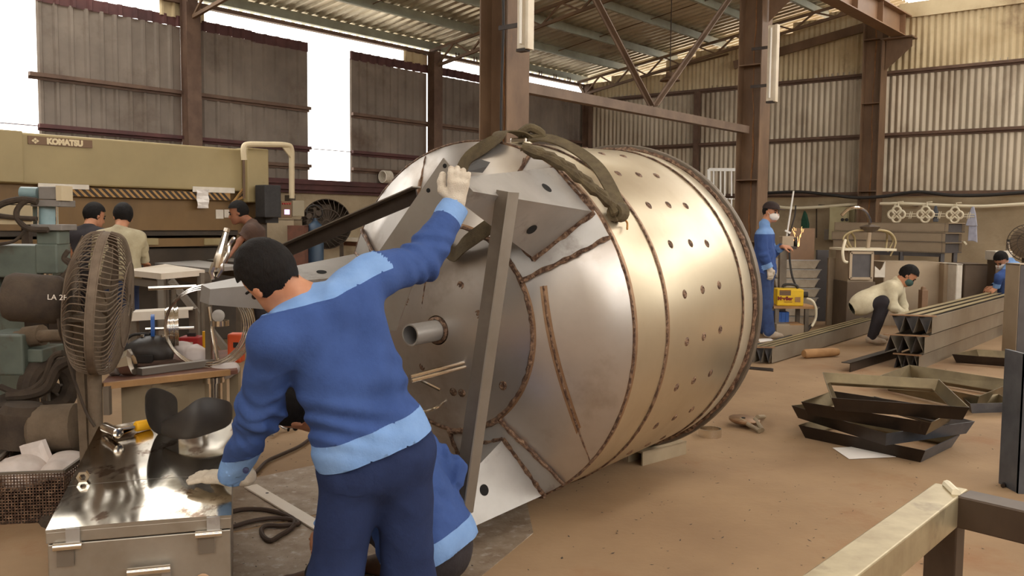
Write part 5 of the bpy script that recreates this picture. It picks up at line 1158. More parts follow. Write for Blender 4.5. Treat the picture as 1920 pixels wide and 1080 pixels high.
qq = onz(193, 724, ZB); g = G(); g.bar(qq, onz(430, 698, ZB), .03, .03); g.build('front_bar', 'wood', bench); g = G(); g.bar(V((qq.x+.02, qq.y, ZB-.14)), V((qq.x+.02, qq.y, ZB)), .03, .03, V((1, 0, 0))); g.build('clip', 'dull_steel', bench)
qf = onz(425, 690, ZB); g = G(); g.bar(V((qf.x, qf.y+.15, 0)), V((qf.x, qf.y+.15, ZB-.02)), .05, .05, V((1, 0, 0))); g.build('leg', 'bench_beige', bench)
# welding helmet
c = onz(276, 684, ZB)+Z*.0; c = V((c.x, c.y+.05, ZB))
t = thing('welding_helmet', c, 'black welding helmet lying face up on the low bench', 'helmet')
S = SDF(); S.ell(c+Z*.075, (V((1, .1, .12)).normalized(), V((-.1, 1, 0)).normalized(), V((-.12, 0, 1)).normalized()), (.122, .13, .085), .02); S.cap(c+V((-.09, -.02, .06)), c+V((.08, -.04, .05)), .05, .06, .04)
v, F = S.mesh(.008); put('shell', v, F, 'helmet_black', t)
g = G(); g.box(c+V((.02, -.128, .045)), V((.045, 0, 0)), V((0, .01, 0)), V((0, 0, .022))); g.build('lens_frame', 'dark_rubber', t, bevel=.004)
g = G(); g.tube(spl([c+V((-.13, 0, .04)), c+V((-.145, -.03, .1)), c+V((-.1, 0, .16)), c+V((.0, 0, .165))], 6), .009, 6); g.build('head_strap', 'dark_rubber', t)
for dx in (-.03, .085):
    g = G(); g.lathe(c+V((dx, -.03, .155)), Z, [(0, .014), (.012, .012), (.013, 0)], 10); g.build('knob', 'polished', t)
c = onz(238, 704, ZB); t = thing('foil_funnel', c, 'crushed silver foil funnel on the left end of the bench', 'scrap')
g = G(); g.lathe(c+V((.03, 0, .07)), V((-1, -.1, -.25)), [(-.01, .04), (0, .075), (.06, .055), (.1, .02), (.101, .0)], 9, caps=False); g.build('funnel', 'polished', t)
lump('crushed_foil', c+V((-.06, 0, .035)), (.05, .04, .03), 'bare_steel', parent=t, seed=51, res=.008, amp=.02, freq=40)
lump('plastic_bag', onz(352, 684, ZB)+V((0, .05, .05)), (.11, .07, .06), 'bag_white', 'crumpled white plastic bag on the bench right of the helmet', 'bag', 52, res=.009, amp=.02, freq=30)
lump('scrap_heap', onz(312, 686, ZB)+Z*.012, (.17, .05, .014), 'scrap_brown', 'heap of brown scrap along the bench rim', 'scrap', 53, res=.009, amp=.012, freq=60)
def pbox(name, px0, py0, px1, py1, Y, dep, m, label, cat, bevel=.006, rz=0., base=None, parts=()):
    p = ond(px0, py1, Y); q = ond(px1, py0, Y); z0 = base if base is not None else p.z; c = V(((p.x+q.x)/2, Y+dep/2, z0)); t = thing(name, c, label, cat)
    g = G(); g.cbox(c+Z*((q.z-z0)/2), q.x-p.x, dep, q.z-z0, rz); g.build('body', m, t, bevel=bevel); return t, c, q.x-p.x, q.z-z0
yb = onz(352, 672, ZB).y
t, c, w, h = pbox('tool_case', 334, 633, 372, 662, yb+.1, .12, 'red_paint', 'red tool case behind the plastic bag on the bench', 'case', base=ZB)
g = G(); g.cbox(c+Z*h+V((0, 0, .01)), w*.4, .02, .02); g.build('handle', 'dark_rubber', t); g = G(); g.cbox(c+V((.01, -.062, h*.6)), w*.3, .004, h*.3); g.build('label_panel', 'paper', t)
t, c, w, h = pbox('orange_box', 426, 626, 452, 682, onz(436, 684, ZB).y+.06, .08, 'orange_paint', 'bright orange power tool box at the right end of the bench', 'box', bevel=.012, base=ZB)
g = G(); g.cbox(c+V((.01, -.042, h*.62)), w*.35, .004, h*.18); g.build('badge', 'dark_rubber', t)
p = onz(404, 690, ZB); p.y += .05
t = thing('pipe_stand', p, 'upright chrome pipe with a clamp ring standing on the bench', 'pipe stand')
g = G(); g.cyl(p, ond(392, 575, p.y), .012, 10); g.build('pipe', 'polished', t, smooth=True)
rc = ond(412, 604, p.y); g = G(); g.lathe(rc-Z*.02, Z, [(0, .05), (.03, .05), (.03, .044), (0, .044), (0, .05)], 24, caps=False); g.build('clamp_ring', 'polished', t, smooth=True, angle=40)
g = G(); g.lathe(ond(410, 592, p.y), V((.1, -1, .1)), [(0, .034), (.012, .034), (.013, .02)], 18); g.build('dial', 'bare_steel', t)
g = G(); g.cyl(onz(386, 672, ZB), onz(386, 672, ZB)+Z*.16, .018, 12); g.build('spray_can', 'yellow_grip'); tag(bpy.context.scene.objects['spray_can'], 'yellow tube standing on the bench left of the chrome pipe', 'tube')
c = onz(400, 822, 0.); c = ond(400, 742, 4.9)
t = thing('steel_bucket', V((c.x, 4.9, 0)), 'shiny steel can below the right end of the bench', 'can')
g = G(); zt = ond(400, 706, 4.9).z; g.lathe((c.x, 4.9, 0), Z, [(0, .05), (zt-.03, .05), (zt-.03, .062), (zt, .062), (zt, .055), (zt-.03, .045)], 20); g.build('can', 'polished', t, smooth=True, angle=40)
lump('plastic_wrap', V((c.x+.05, 4.95, zt+.03)), (.09, .05, .05), 'bag_white', parent=t, seed=54, res=.01)
# folded sheet shelf, wire coils, blue reel
a, b = ond(252, 584, 5.4), ond(362, 578, 5.5)
t = thing('folded_channel', V((a.x, a.y, 0)), 'pale folded sheet channel on posts above the low bench', 'sheet metal')
g = G(); g.bar(a, b, .16, .006, Z); g.build('web', 'table_white', t); g = G(); g.bar(a+V((0, -.08, -.025)), b+V((0, -.08, -.025)), .006, .05, Z); g.build('front_lip', 'table_white', t)
for p in (a, b): g = G(); g.bar(V((p.x, p.y, 0)), p, .04, .04, V((1, 0, 0))); g.build('post', 'dull_steel', t)
c = ond(322, 616, 5.15)
t = thing('wire_reel', V((c.x-.05, c.y, 0)), 'reel of bright wire with a blue side disc on an axle', 'reel')
xw = V((.93, .35, 0)).normalized()
for k in range(9):
    o = c+xw*(.008*(k-4)); rr = .115+.004*(k % 3); yv = Z; xv = xw.cross(Z)
    g = G(); g.tube([o+(xv*math.cos(s)+yv*math.sin(s))*rr for s in np.linspace(0, 2*math.pi, 29)[:-1]], .0045, 5, closed=True); g.build('wire_turn', 'polished', t, smooth=True)
g = G(); g.lathe(c-xw*.11, xw, [(0, .085), (.02, .085), (.02, .03)], 24); g.build('side_disc', 'blue_plastic', t, smooth=True, angle=40)
g = G(); g.cyl(c-xw*.14, c+xw*.12, .008, 8); g.build('axle', 'polished', t)
g = G(); g.bar(V((c.x-.12, c.y+.04, 0)), V((c.x-.12, c.y+.04, c.z)), .04, .04, V((1, 0, 0))); g.build('stand', 'dull_steel', t)
c = ond(384, 612, 4.95)
t = thing('wire_coil', V((c.x, c.y, 0)), 'big loose coil of bright galvanised wire behind the left leg of the vessel', 'wire coil')
for k in range(8):
    rr = .2+.004*k; o = c+V((.004*k, .01*(k % 3), 0)); g = G(); g.tube([o+V((math.cos(s)*rr, .25*math.cos(s)*rr, math.sin(s)*rr*1.02)) for s in np.linspace(0, 2*math.pi, 37)[:-1]], .004, 5, closed=True); g.build('wire_turn', 'polished', t, smooth=True)
g = G(); g.bar(V((c.x, c.y+.06, 0)), V((c.x, c.y+.06, c.z+.2)), .03, .03, V((1, 0, 0))); g.build('hanger_post', 'dull_steel', t)
g = G(); g.cyl(V((c.x, c.y+.07, c.z+.19)), V((c.x, c.y-.06, c.z+.19)), .012, 8); g.build('hanger_peg', 'dull_steel', t)
# rods standing and lying by the fan, pipe trestle
p0, p1 = ond(278, 541, 5.9), ond(368, 537, 6.0)
t = thing('rod_trestle', V((p0.x+.2, 5.95, 0)), 'small trestle of steel tubes behind the fan', 'trestle')
g = G(); g.cyl(p0, p1, .012, 8); g.build('rod', 'polished', t, smooth=True)
for px in (322, 376):
    c = ond(px, 533 if px == 322 else 512, 6.0); g = G(); g.cyl((c.x, c.y+.03, 0), (c.x, c.y+.03, c.z), .018, 10); g.build('upright', 'dull_steel', t, smooth=True)
# locking pliers on the end of the left leg
b0 = ond(404, 514, 4.17); b1 = ond(424, 436, 4.2); d = (b1-b0).normalized(); s = V((1, 0, 0))
t = thing('locking_pliers', b0, 'chrome locking pliers clamped upright on the left leg of the vessel', 'pliers')
g = G(); g.tube([b0+d*.03, b0+d*.06, b0+d*.11, b0+d*.16, b1], [.02, .025, .022, .016, .013], 10); g.build('handle', 'polished', t, smooth=True)
g = G(); g.tube(spl([b0+d*.055+s*.025, b0+d*.1+s*.034, b0+d*.14+s*.03, b0+d*.175+s*.045], 4), [.01]*12+[.007], 8); g.build('lever', 'polished', t, smooth=True)
g = G(); g.lathe(b1, d, [(0, .011), (.004, .015), (.02, .015), (.022, .008)], 10); g.build('adjusting_knob', 'polished', t)
g = G(); g.tube([b0+d*.05-s*.012, b0+d*.01-s*.02, b0-d*.025-s*.006], [.018, .015, .009], 8); g.build('upper_jaw', 'polished', t, smooth=True)
g = G(); g.tube([b0+d*.05+s*.014, b0+d*.02+s*.024, b0-d*.015+s*.012], [.014, .012, .008], 8); g.build('lower_jaw', 'polished', t, smooth=True)
# ------------------------------------------------------------------ the floor between chest and vessel
def fplate(quad, z=.004):
    g = G(); g.prism([onz(x, y, 0) for x, y in quad], Z*z); return g.build('floor_plate', 'plate_floor', floor)
fplate([(300, 935), (590, 873), (760, 838), (980, 905), (640, 955), (420, 1000), (250, 1040)])
fplate([(250, 1045), (420, 1004), (640, 959), (980, 909), (1000, 1000), (640, 1300), (200, 1300)])
a, b = onz(470, 915), onz(640, 1018)
t = thing('drilled_strip', (a+b)/2, 'bright drilled steel strip lying on the floor behind the leaning man', 'steel strip')
g = G(); g.bar(a+Z*.012, b+Z*.012, .07, .008); g.build('strip', 'table_white', t)
g = G(); c = onz(501, 930); g.lathe((c.x, c.y, .0162), Z, [(0, .009), (.0005, .009)], 10); g.build('bolt_hole', 'hole_black', t)
def cable(label, pts, r=.009, m='cable_brown', name='floor_cable', zo=None):
    g = G(); P = [onz(x, y)+Z*(r+.005) for x, y in pts]; g.tube(spl(P, 7), r, 7); return tag(g.build(name, m, None, smooth=True), label, 'cable')
cable('brown cable running back along the floor from the chest', [(428, 918), (455, 905), (480, 890), (500, 870), (525, 858), (560, 842), (580, 828)], .011)
cable('looped brown cable on the floor beside the chest', [(425, 968), (455, 961), (500, 962), (540, 973), (553, 985), (545, 998), (525, 1010), (508, 1020), (495, 1013), (490, 1000), (500, 992), (530, 992), (560, 988), (545, 980), (510, 978), (470, 984), (425, 998)], .011)
t = thing('ground_clamp', onz(510, 825), 'bent wire welding clamp lying on the floor near the crouching man', 'clamp')
for k in range(3):
    g = G(); g.tube(spl([onz(505+k*3, 822)+Z*.02, onz(518, 812-k*2)+Z*.05, onz(535, 806+k*3)+Z*.03, onz(556, 798+k*4)+Z*.02], 5), .007, 6); g.build('jaw_wire', 'bare_steel', t, smooth=True)
# support under the vessel
p = onz(1218, 868); t = thing('support_channel', p, 'short beige steel channel wedged under the vessel', 'support block')
a, b = onz(1190, 870), onz(1272, 848); d = (b-a).normalized(); n = V((-d.y, d.x, 0))
zt = .085
g = G(); g.bar(a+Z*(zt-.005), b+Z*(zt-.005), .12, .01); g.build('top_flange', 'bench_beige', t)
for sg in (-1, 1): g = G(); g.bar(a+n*.055*sg+Z*.042, b+n*.055*sg+Z*.042, .01, .084); g.build('side_flange', 'bench_beige', t)
# ------------------------------------------------------------------ right side: machines along the wall, stock on the floor
mat('yellow_case', lin(238, 196, 28), lin(222, 178, 24), rough=.45, scale=5); mat('print_red', lin(120, 26, 22), rough=.6)
mat('film_grey', lin(188, 176, 158), lin(164, 150, 130), rough=.35, scale=7, bump=.5, bscale=18)
mat('sheet_taupe', lin(176, 158, 134), lin(158, 140, 118), rough=.5, metal=.4, scale=1.5)
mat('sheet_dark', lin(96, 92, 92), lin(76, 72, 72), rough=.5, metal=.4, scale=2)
mat('sheet_shade', lin(104, 88, 72), lin(84, 70, 58), rough=.6, metal=.3, scale=2)
mat('cabinet_beige', lin(176, 166, 128), lin(160, 148, 112), rough=.5, scale=3)
mat('grille_cream', lin(226, 216, 190), rough=.5); mat('grille_white', lin(228, 228, 224), rough=.4)
mat('towel', lin(178, 180, 196), lin(160, 162, 180), rough=.95, scale=12); mat('green_cloth', lin(24, 72, 52), lin(16, 54, 38), rough=.8, scale=9)
mat('profile_top', lin(172, 156, 118), lin(150, 134, 100), rough=.45, metal=.6, scale=2); mat('profile_side', lin(158, 148, 132), lin(138, 126, 110), rough=.45, metal=.6, scale=2)
mat('angle_black', lin(64, 54, 46), lin(48, 40, 36), rough=.4, metal=.6, scale=5); mat('angle_blue', lin(108, 112, 120), lin(84, 88, 98), rough=.42, metal=.6, scale=5)
mat('angle_olive', lin(130, 116, 88), lin(104, 92, 70), rough=.42, metal=.6, scale=4)
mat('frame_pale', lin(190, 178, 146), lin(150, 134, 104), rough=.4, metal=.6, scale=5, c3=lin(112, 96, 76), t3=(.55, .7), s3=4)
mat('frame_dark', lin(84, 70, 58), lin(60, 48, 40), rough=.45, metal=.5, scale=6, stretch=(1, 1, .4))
mat('post_blue', lin(96, 98, 102), lin(74, 76, 82), rough=.5, metal=.5, scale=5)
mat('spark', (1., .5, .18), emit=5.)
def upright(px0, py0, px1, py1, Y, dep=.02, z0=None):
    """corner points of an upright rectangle standing at depth Y"""
    p = ond(px0, py1, Y); q = ond(px1, py0, Y); return p.x, q.x, (p.z if z0 is None else z0), q.z
# pale openwork gates leaning on the wall behind the column
def gate(px0, px1, pyt, Y, label, nb=9):
    x0, x1, z0, z1 = upright(px0, pyt, px1, 500, Y, z0=.02); t = thing('openwork_gate', V(((x0+x1)/2, Y, 0)), label, 'gate'); lean = .25
    def P(u, w): return V((x0+(x1-x0)*u, Y+lean*w, z0+(z1-z0)*w))
    for a, b in (((0, 0), (0, 1)), ((1, 0), (1, 1)), ((0, 0), (1, 0)), ((0, 1), (1, 1))):
        g = G(); g.bar(P(*a), P(*b), .045, .045, V((0, 1, 0))); g.build('frame_bar', 'grille_white', t)
    for i in range(nb):
        u = (i+1)/(nb+1); o = .012 if i % 2 else -.012
        for w0, w1 in ((0, .3), (.34, .58), (.64, .8), (.82, 1)):
            g = G(); g.bar(P(u+o, w0), P(u+o, w1), .02, .02, V((0, 1, 0))); g.build('bar', 'grille_white', t)
            if i < nb-1 and w1 < 1: g = G(); g.bar(P(u-.04, w1), P(u+.04, w1), .02, .02); g.build('link', 'grille_white', t)
gate(1331, 1441, 317, 13.9, 'white openwork gate leaning behind the right hand column'); gate(1288, 1321, 334, 14.3, 'small white openwork gate partly hidden by the vessel rim', 3)
# pipe rail on the wall with ornaments, towel, bottle
def wallp(px, py, b): return onpl(px, py, W(0, b), uL)
rail = thing('pipe_rail', W(6, .1, 1.9), 'cream pipe rail running along the concrete base wall', 'rail')
pts = [(1400, 384), (1425, 383), (1480, 390), (1540, 388), (1600, 383), (1660, 382), (1700, 382), (1770, 385), (1830, 387), (1880, 385), (1960, 380)]
g = G(); g.tube(spl([wallp(x, y, .25) for x, y in pts], 5), .028, 8); g.build('pipe', 'grille_cream', rail, smooth=True)
for px in (1425, 1540, 1625, 1716, 1870):
    p = wallp(px, 385, .12); g = G(); g.bar(p-uL*.15, p+uL*.12, .03, .03); g.build('bracket', 'dull_steel', rail)
def ornament(px, py, label):
    b = .34; c = wallp(px, py, b); t = thing('ornament_grille', c, label, 'grille', 'openwork ornaments hung on the pipe rail'); k = abs(ab(wallp(px+16, py, b))[0]-ab(c)[0])
    def P(x, z): return c+uR*x*k+Z*z*k
    for q in range(4):
        th = q*math.pi/2; ctr = (.5*math.cos(th), .5*math.sin(th))
        g = G(); g.tube([P(ctr[0]+.48*math.cos(th+s), ctr[1]+.48*math.sin(th+s)) for s in np.linspace(-2.1, 2.1, 15)], .13*k, 6); g.build('loop', 'grille_cream', t, smooth=True)
        d = math.pi/4+q*math.pi/2
        for o in (-.13, .13):
            g = G(); g.tube([P(.1*math.cos(d)-o*math.sin(d), .1*math.sin(d)+o*math.cos(d)), P(.78*math.cos(d)-o*math.sin(d), .78*math.sin(d)+o*math.cos(d))], .1*k, 6); g.build('diagonal', 'grille_cream', t, smooth=True)
    for z in (.08, -.22):
        g = G(); g.bar(P(1.0, z), P(2.3, z), .1*k, .1*k); g.build('connecting_rod', 'grille_cream', t)
    g = G(); g.tube([P(.2, .9), P(.15, 1.5), P(.75, 1.55)], .1*k, 6); g.build('hook', 'grille_cream', t)
    g = G(); g.tube([P(-.3, 1.0), P(-.05, 1.35)], .1*k, 6); g.build('hook_stem', 'grille_cream', t)
    for sx in (1.55, 1.75):
        g = G(); g.bar(P(sx-.08, -.5), P(sx+.08, .35), .08*k, .08*k); g.build('finial', 'grille_cream', t)
    return t
ornament(1681, 402, 'leftmost of three cream openwork ornaments on the pipe rail'); ornament(1735, 402, 'middle of three cream openwork ornaments on the pipe rail'); ornament(1790, 403, 'rightmost of three cream openwork ornaments, next to the towel')
def cloth(name, pts, b, m, label, th=.03, cat='towel'):
    P = [wallp(x, y, b) for x, y in pts]; t = thing(name, P[0], label, cat); g = G(); g.prism(P, uL*th); o = g.build('cloth', m, t, bevel=.01); return t
cloth('towel', [(1823, 387), (1818, 398), (1811, 423), (1822, 424), (1823, 424), (1833, 424), (1830, 400), (1827, 388)], .3, 'towel', 'pale blue grey towel hanging on the pipe rail')
T_ = bpy.context.scene.objects['towel']; g = G(); g.prism([wallp(x, y, .28) for x, y in ((1817, 424), (1832, 424), (1833, 455), (1826, 452), (1815, 452))], uL*.03); g.build('lower_fold', 'towel', T_, bevel=.01)
cloth('spray_bottle_bag', [(1753, 386), (1750, 398), (1750, 416), (1760, 416), (1760, 398), (1757, 386)], .26, 'angle_blue', 'blue grey bag hanging between the ornaments', cat='bag')
t = thing('wall_hook', wallp(1805, 456, .2), 'small cream hook beside the stacked sheet boxes', 'hook'); g = G(); g.tube([wallp(1795, 453, .05), wallp(1808, 454, .25), wallp(1812, 459, .25)], .02, 6); g.build('hook', 'grille_cream', t)
# dark cable bundle along the sheet edge
g = G(); g.tube(spl([wallp(x, y, .58) for x, y in ((1440, 362), (1500, 360), (1560, 366), (1610, 371), (1660, 368), (1720, 360), (1780, 366), (1850, 366), (1940, 359))], 5), .03, 7); tag(g.build('cable_bundle', 'dark_rubber', None, smooth=True), 'dark sagging cable bundle along the bottom of the wall sheets', 'cable')
# electric cabinet on the wall
p, q = wallp(1553, 450, .3), wallp(1592, 388, .3); t = thing('electric_cabinet', (p+q)/2, 'beige electric cabinet mounted on the base wall', 'cabinet')
a0, a1 = ab(p)[0], ab(q)[0]; g = G(); g.wbox(a0, a1, -.02, .3, p.z, q.z); g.build('housing', 'cabinet_beige', t, bevel=.01); g = G(); g.wbox(a0+.02, a1-.02, .3, .315, p.z+.03, q.z-.03); d_ = g.build('door', 'cabinet_beige', t)
for px in (1580, 1588): c = wallp(px, 412, .32); g = G(); g.lathe(c, uL, [(0, .03), (.02, .03), (.022, 0)], 10); g.build('knob', 'dark_rubber', d_)
c = wallp(1550, 444, .2); g = G(); g.wbox(a0-.12, a0, .0, .2, p.z, p.z+.2); g.build('socket', 'dull_steel', t)
# thin white pole, grinder on its stand, sparks, orange screen, green cloth
Y = 12.1
c = ond(1478, 452, Y); t = thing('bench_grinder', V((c.x, Y, 0)), 'bench grinder on a steel post throwing sparks', 'grinder')
g = G(); p = ond(1466, 463, Y); q = ond(1489, 443, Y); g.cbox((p+q)/2+V((0, .08, 0)), q.x-p.x, .16, q.z-p.z); g.build('housing', 'sheet_taupe', t, bevel=.01)
g = G(); p = ond(1462, 467, Y); q = ond(1492, 462, Y); g.cbox((p+q)/2+V((0, .08, 0)), q.x-p.x, .24, q.z-p.z); g.build('base_plate', 'dark_steel', t)
g = G(); g.bar(V((ond(1471, 500, Y).x, Y+.08, 0)), V((ond(1471, 467, Y).x, Y+.08, ond(1471, 467, Y).z)), .09, .09, V((1, 0, 0))); g.build('post', 'dull_steel', t)
g = G(); g.lathe(ond(1492, 456, Y)+V((0, .08, 0)), V((1, 0, 0)), [(0, .07), (.03, .07), (.03, .0)], 20); g.build('wheel', 'dark_rubber', t, smooth=True, angle=40)
g = G(); g.tube(spl([ond(1480, 467, Y), ond(1481, 490, Y-.05), ond(1486, 520, Y-.1), ond(1497, 545, Y-.1)], 5), .014, 6); g.build('power_cord', 'dark_rubber', t)
r = random.Random(4); g = G()
for k in range(34):
    a = r.uniform(.9, 1.9); L0 = r.uniform(0, .25); L1 = L0+r.uniform(.02, .07); o = ond(1500, 465, Y)+V((0, .06, 0)); d = V((-math.cos(a)*.8, r.uniform(-.2, .2), math.sin(a))); g.tube([o+d*L0, o+d*L1-Z*.003], .0016, 3)
sp = tag(g.build('spark', 'spark', t), kind='stuff')
p = ond(1475, 438, Y+.05); t = thing('thin_pole', V((p.x, p.y, 0)), 'thin white pole slanting up past the grinder', 'pole'); g = G(); g.cyl(ond(1488, 358, Y+.3), ond(1471, 470, Y+.3), .012, 8); g.build('pole', 'grille_white', t, smooth=True); g = G(); p = ond(1471, 470, Y+.3); g.cyl(V((p.x, p.y, 0)), p, .012, 8); g.build('lower_pole', 'grille_white', t)
g = G(); p, q = ond(1472, 432, Y+.28), ond(1482, 437, Y+.28); g.bar(p, q, .025, .025); g.build('clip', 'grille_white', t)
g = G(); g.tube(spl([ond(1492, 385, Y+.35), ond(1490, 405, Y+.35), ond(1483, 430, Y+.35), ond(1478, 445, Y+.35)], 5), .01, 6); g.build('cord', 'dark_rubber', t)
t = crate(1479, 429, 1527, 468, Y+.9, .06, 'girder_paint', 'rusty orange spark screen board behind the grinder', 'screen', 'spark_screen')
c = ond(1511, 395, 13.9); cg = [(1510, 395), (1505, 412), (1504, 440), (1506, 455), (1513, 457), (1517, 452), (1518, 420), (1514, 402)]
cloth('green_apron', cg, .35, 'green_cloth', 'dark green apron hanging on the concrete wall', .08, 'apron')
for px, py0, py1 in ((1531, 391, 446),):
    g = G(); g.bar(wallp(px, py0, .05), wallp(px, py1, .05), .02, .02, uR); tag(g.build('wall_conduit', 'dust_dark'), 'thin dark conduit down the wall right of the green apron', 'conduit')
# stack of film wrapped trays
Y = 12.9; zb_ = 0.; ys = [592, 577, 560, 543, 525, 507, 488, 471]
for i in range(7):
    x0 = ond(1452, ys[i], Y).x; x1 = ond(1532+(i % 2)*3+i, ys[i], Y).x; z0, z1 = i*.135, i*.135+.125
    t = thing('wrapped_tray', V(((x0+x1)/2, Y+.3, z0)), '%s film wrapped tray of the stack behind the yellow welder' % ('lowest', 'second lowest', 'third from bottom', 'middle', 'third from top', 'second from top', 'topmost')[i], 'tray', 'film wrapped trays')
    q0 = [V((x0+.04, Y+.02, z0)), V((x1-.06, Y+.02, z0)), V((x1-.06, Y+.6, z0)), V((x0+.04, Y+.6, z0))]; q1 = [V((x0, Y, z1)), V((x1, Y, z1)), V((x1, Y+.63, z1)), V((x0, Y+.63, z1))]
    g = G(); g.hexa(q0, q1); g.build('tray_body', 'film_grey', t, bevel=.008)
    for a, b in ((0, 1), (1, 2), (2, 3), (3, 0)): g = G(); g.bar(q1[a], q1[b], .016, .012); g.build('rim', 'bare_steel', t)
# yellow welder on a low trolley
Y = 11.6; x0, x1, z0, z1 = upright(1458, 540, 1512, 574, Y)
tr = thing('welder_trolley', V(((x0+x1)/2, Y+.2, 0)), 'low plank trolley carrying the yellow welder', 'trolley')
g = G(); p = ond(1450, 577, Y); q = ond(1531, 574, Y); g.cbox(V(((p.x+q.x)/2, Y+.2, z0-.015)), q.x-p.x, .45, .03); g.build('deck', 'wood', tr)
for dx in (p.x+.05, q.x-.12):
    for dy in (.02, .38): g = G(); g.bar(V((dx, Y+dy, 0)), V((dx, Y+dy, z0-.03)), .05, .05, V((1, 0, 0))); g.build('leg', 'dull_steel', tr)
wl_ = thing('welding_machine', V(((x0+x1)/2, Y+.15, z0)), 'yellow inverter welding machine with carry handle', 'welder')
q = [V((x0, Y+.05, 0)), V((x1-.03, Y, 0)), V((x1, Y+.3, 0)), V((x0+.04, Y+.33, 0))]
g = G(); g.hexa([p_+Z*z0 for p_ in q], [p_+Z*(z1-.02) for p_ in q]); g.build('case', 'yellow_case', wl_, bevel=.015)
fdv = (q[1]-q[0]).normalized(); fnv = V((fdv.y, -fdv.x, 0)); wdt = (q[1]-q[0]).length; h = z1-z0
def fw_(u, w, o=.002): return q[0]+fdv*wdt*u+fnv*o+Z*(z0+h*w)
def fpan(u0, u1, w0, w1, m, name, o=.004): g = G(); g.prism([fw_(u0, w0), fw_(u1, w0), fw_(u1, w1), fw_(u0, w1)], fnv*o); return g.build(name, m, wl_)
fpan(.1, .52, .58, .82, 'plate_brown', 'control_panel'); fpan(.1, .52, .84, .87, 'print_red', 'stripe'); fpan(.27, .58, .21, .24, 'print_red', 'stripe'); fpan(.68, .88, .22, .5, 'wood', 'vent_panel')
text('lettering', 'Marller', h*.27, fw_(.31, .4, .004), fdv, Z, 'print_red', wl_, ext=.001, bold=.004)
g = G(); g.tube(spl([fw_(.28, .95)-fnv*.15, fw_(.32, 1.1)-fnv*.15, fw_(.55, 1.14)-fnv*.15, fw_(.78, 1.08)-fnv*.15, fw_(.84, .92)-fnv*.15], 5), .018, 8); g.build('carry_handle', 'dark_rubber', wl_, smooth=True)
g = G(); p = fw_(1.02, .6)-fnv*.12; g.cyl(p, p+fdv*.06, .04, 12); g.build('cable_socket', 'dark_rubber', wl_)
g = G(); g.tube(spl([ond(1513, 560, Y), ond(1524, 565, Y-.05), ond(1530, 580, Y-.05), ond(1529, 598, Y-.05), ond(1522, 612, Y-.1)], 5), .016, 7); g.build('welding_lead', 'grille_cream', wl_, smooth=True)
def small(name, px0, py0, px1, py1, Y, dep, m, label, cat, base=None):
    return pbox(name, px0, py0, px1, py1, Y, dep, m, label, cat, base=base)
YF = onz(1470, 606).y
t, c, w, h_ = small('blue_crate', 1453, 585, 1480, 604, 11.7, .2, 'blue_plastic', 'bright blue plastic crate under the welder trolley', 'crate', 0.03)
for k in range(3): g = G(); g.cbox(c+V((-w*.3+w*.3*k, -.102, h_*.5)), .02, .01, h_*.9); g.build('rib', 'blue_plastic', t)
g = G(); c = onz(1489, 607); g.lathe(c, Z, [(0, .055), (.15, .06), (.15, .054), (.01, .05)], 18, caps=False); tag(g.build('steel_mug', 'polished', None, smooth=True, angle=40), 'shiny steel mug on the floor beside the blue crate', 'mug')
t, c, w, h_ = small('battered_box', 1455, 610, 1508, 634, onz(1480, 634).y, .3, 'sheet_taupe', 'low battered metal box on the floor near the cap man\'s feet', 'box', 0.)
for s in (-1, 1): g = G(); g.cbox(c+V((s*w*.25, 0, h_+.006)), w*.48, .3, .012); g.build('lid_flap', 'wood' if s > 0 else 'sheet_taupe', t)
# sheets, lantern cabinet with crown, stacked boxes
crate(1552, 485, 1592, 568, 13.0, .05, 'sheet_taupe', 'upright taupe sheet panel left of the crowned cabinet', 'panel', 'steel_sheet')
crate(1530, 470, 1553, 556, 13.5, .05, 'sheet_dark', 'dark upright sheet behind the wrapped trays', 'panel', 'steel_sheet')
Y = 12.4; x0, x1, z0, z1 = upright(1588, 468, 1640, 585, Y, z0=0.)
t = thing('crowned_cabinet', V(((x0+x1)/2, Y+.25, 0)), 'square metal cabinet with grey window and bent pipe crown', 'cabinet')
zs = ond(1600, 528, Y).z
g = G(); g.cbox(V(((x0+x1)/2, Y+.25, zs/2)), x1-x0+.04, .54, zs); g.build('base', 'sheet_shade', t, bevel=.01)
g = G(); g.cbox(V(((x0+x1)/2, Y+.26, (zs+z1)/2)), x1-x0, .48, z1-zs); g.build('body', 'sheet_taupe', t)
fx0, fx1, fz0, fz1 = upright(1594, 474, 1636, 522, Y-.02)
g = G(); g.cbox(V(((fx0+fx1)/2, Y, (fz0+fz1)/2)), fx1-fx0, .02, fz1-fz0); wn = g.build('window', 'sheet_dark', t)
for a_, b_ in (((fx0, fz0), (fx1, fz0)), ((fx1, fz0), (fx1, fz1)), ((fx1, fz1), (fx0, fz1)), ((fx0, fz1), (fx0, fz0))): g = G(); g.bar(V((a_[0], Y-.015, a_[1])), V((b_[0], Y-.015, b_[1])), .035, .03, V((0, 1, 0))); g.build('frame_bar', 'sheet_taupe', wn)
g = G(); g.cbox(V(((x0+x1)/2+.1, Y+.25, z1)), x1-x0+.36, .6, .03); g.build('cap_plate', 'grille_cream', t)
apex = ond(1631, 428, Y+.25)
g = G(); g.lathe(apex-Z*.06, Z, [(0, .02), (.03, .1), (.08, .14), (.11, .05)], 16); g.build('crown_knob', 'sheet_shade', t)
g = G(); g.cyl(V((apex.x-.02, apex.y, z1)), apex, .03, 8); g.build('stem', 'sheet_taupe', t)
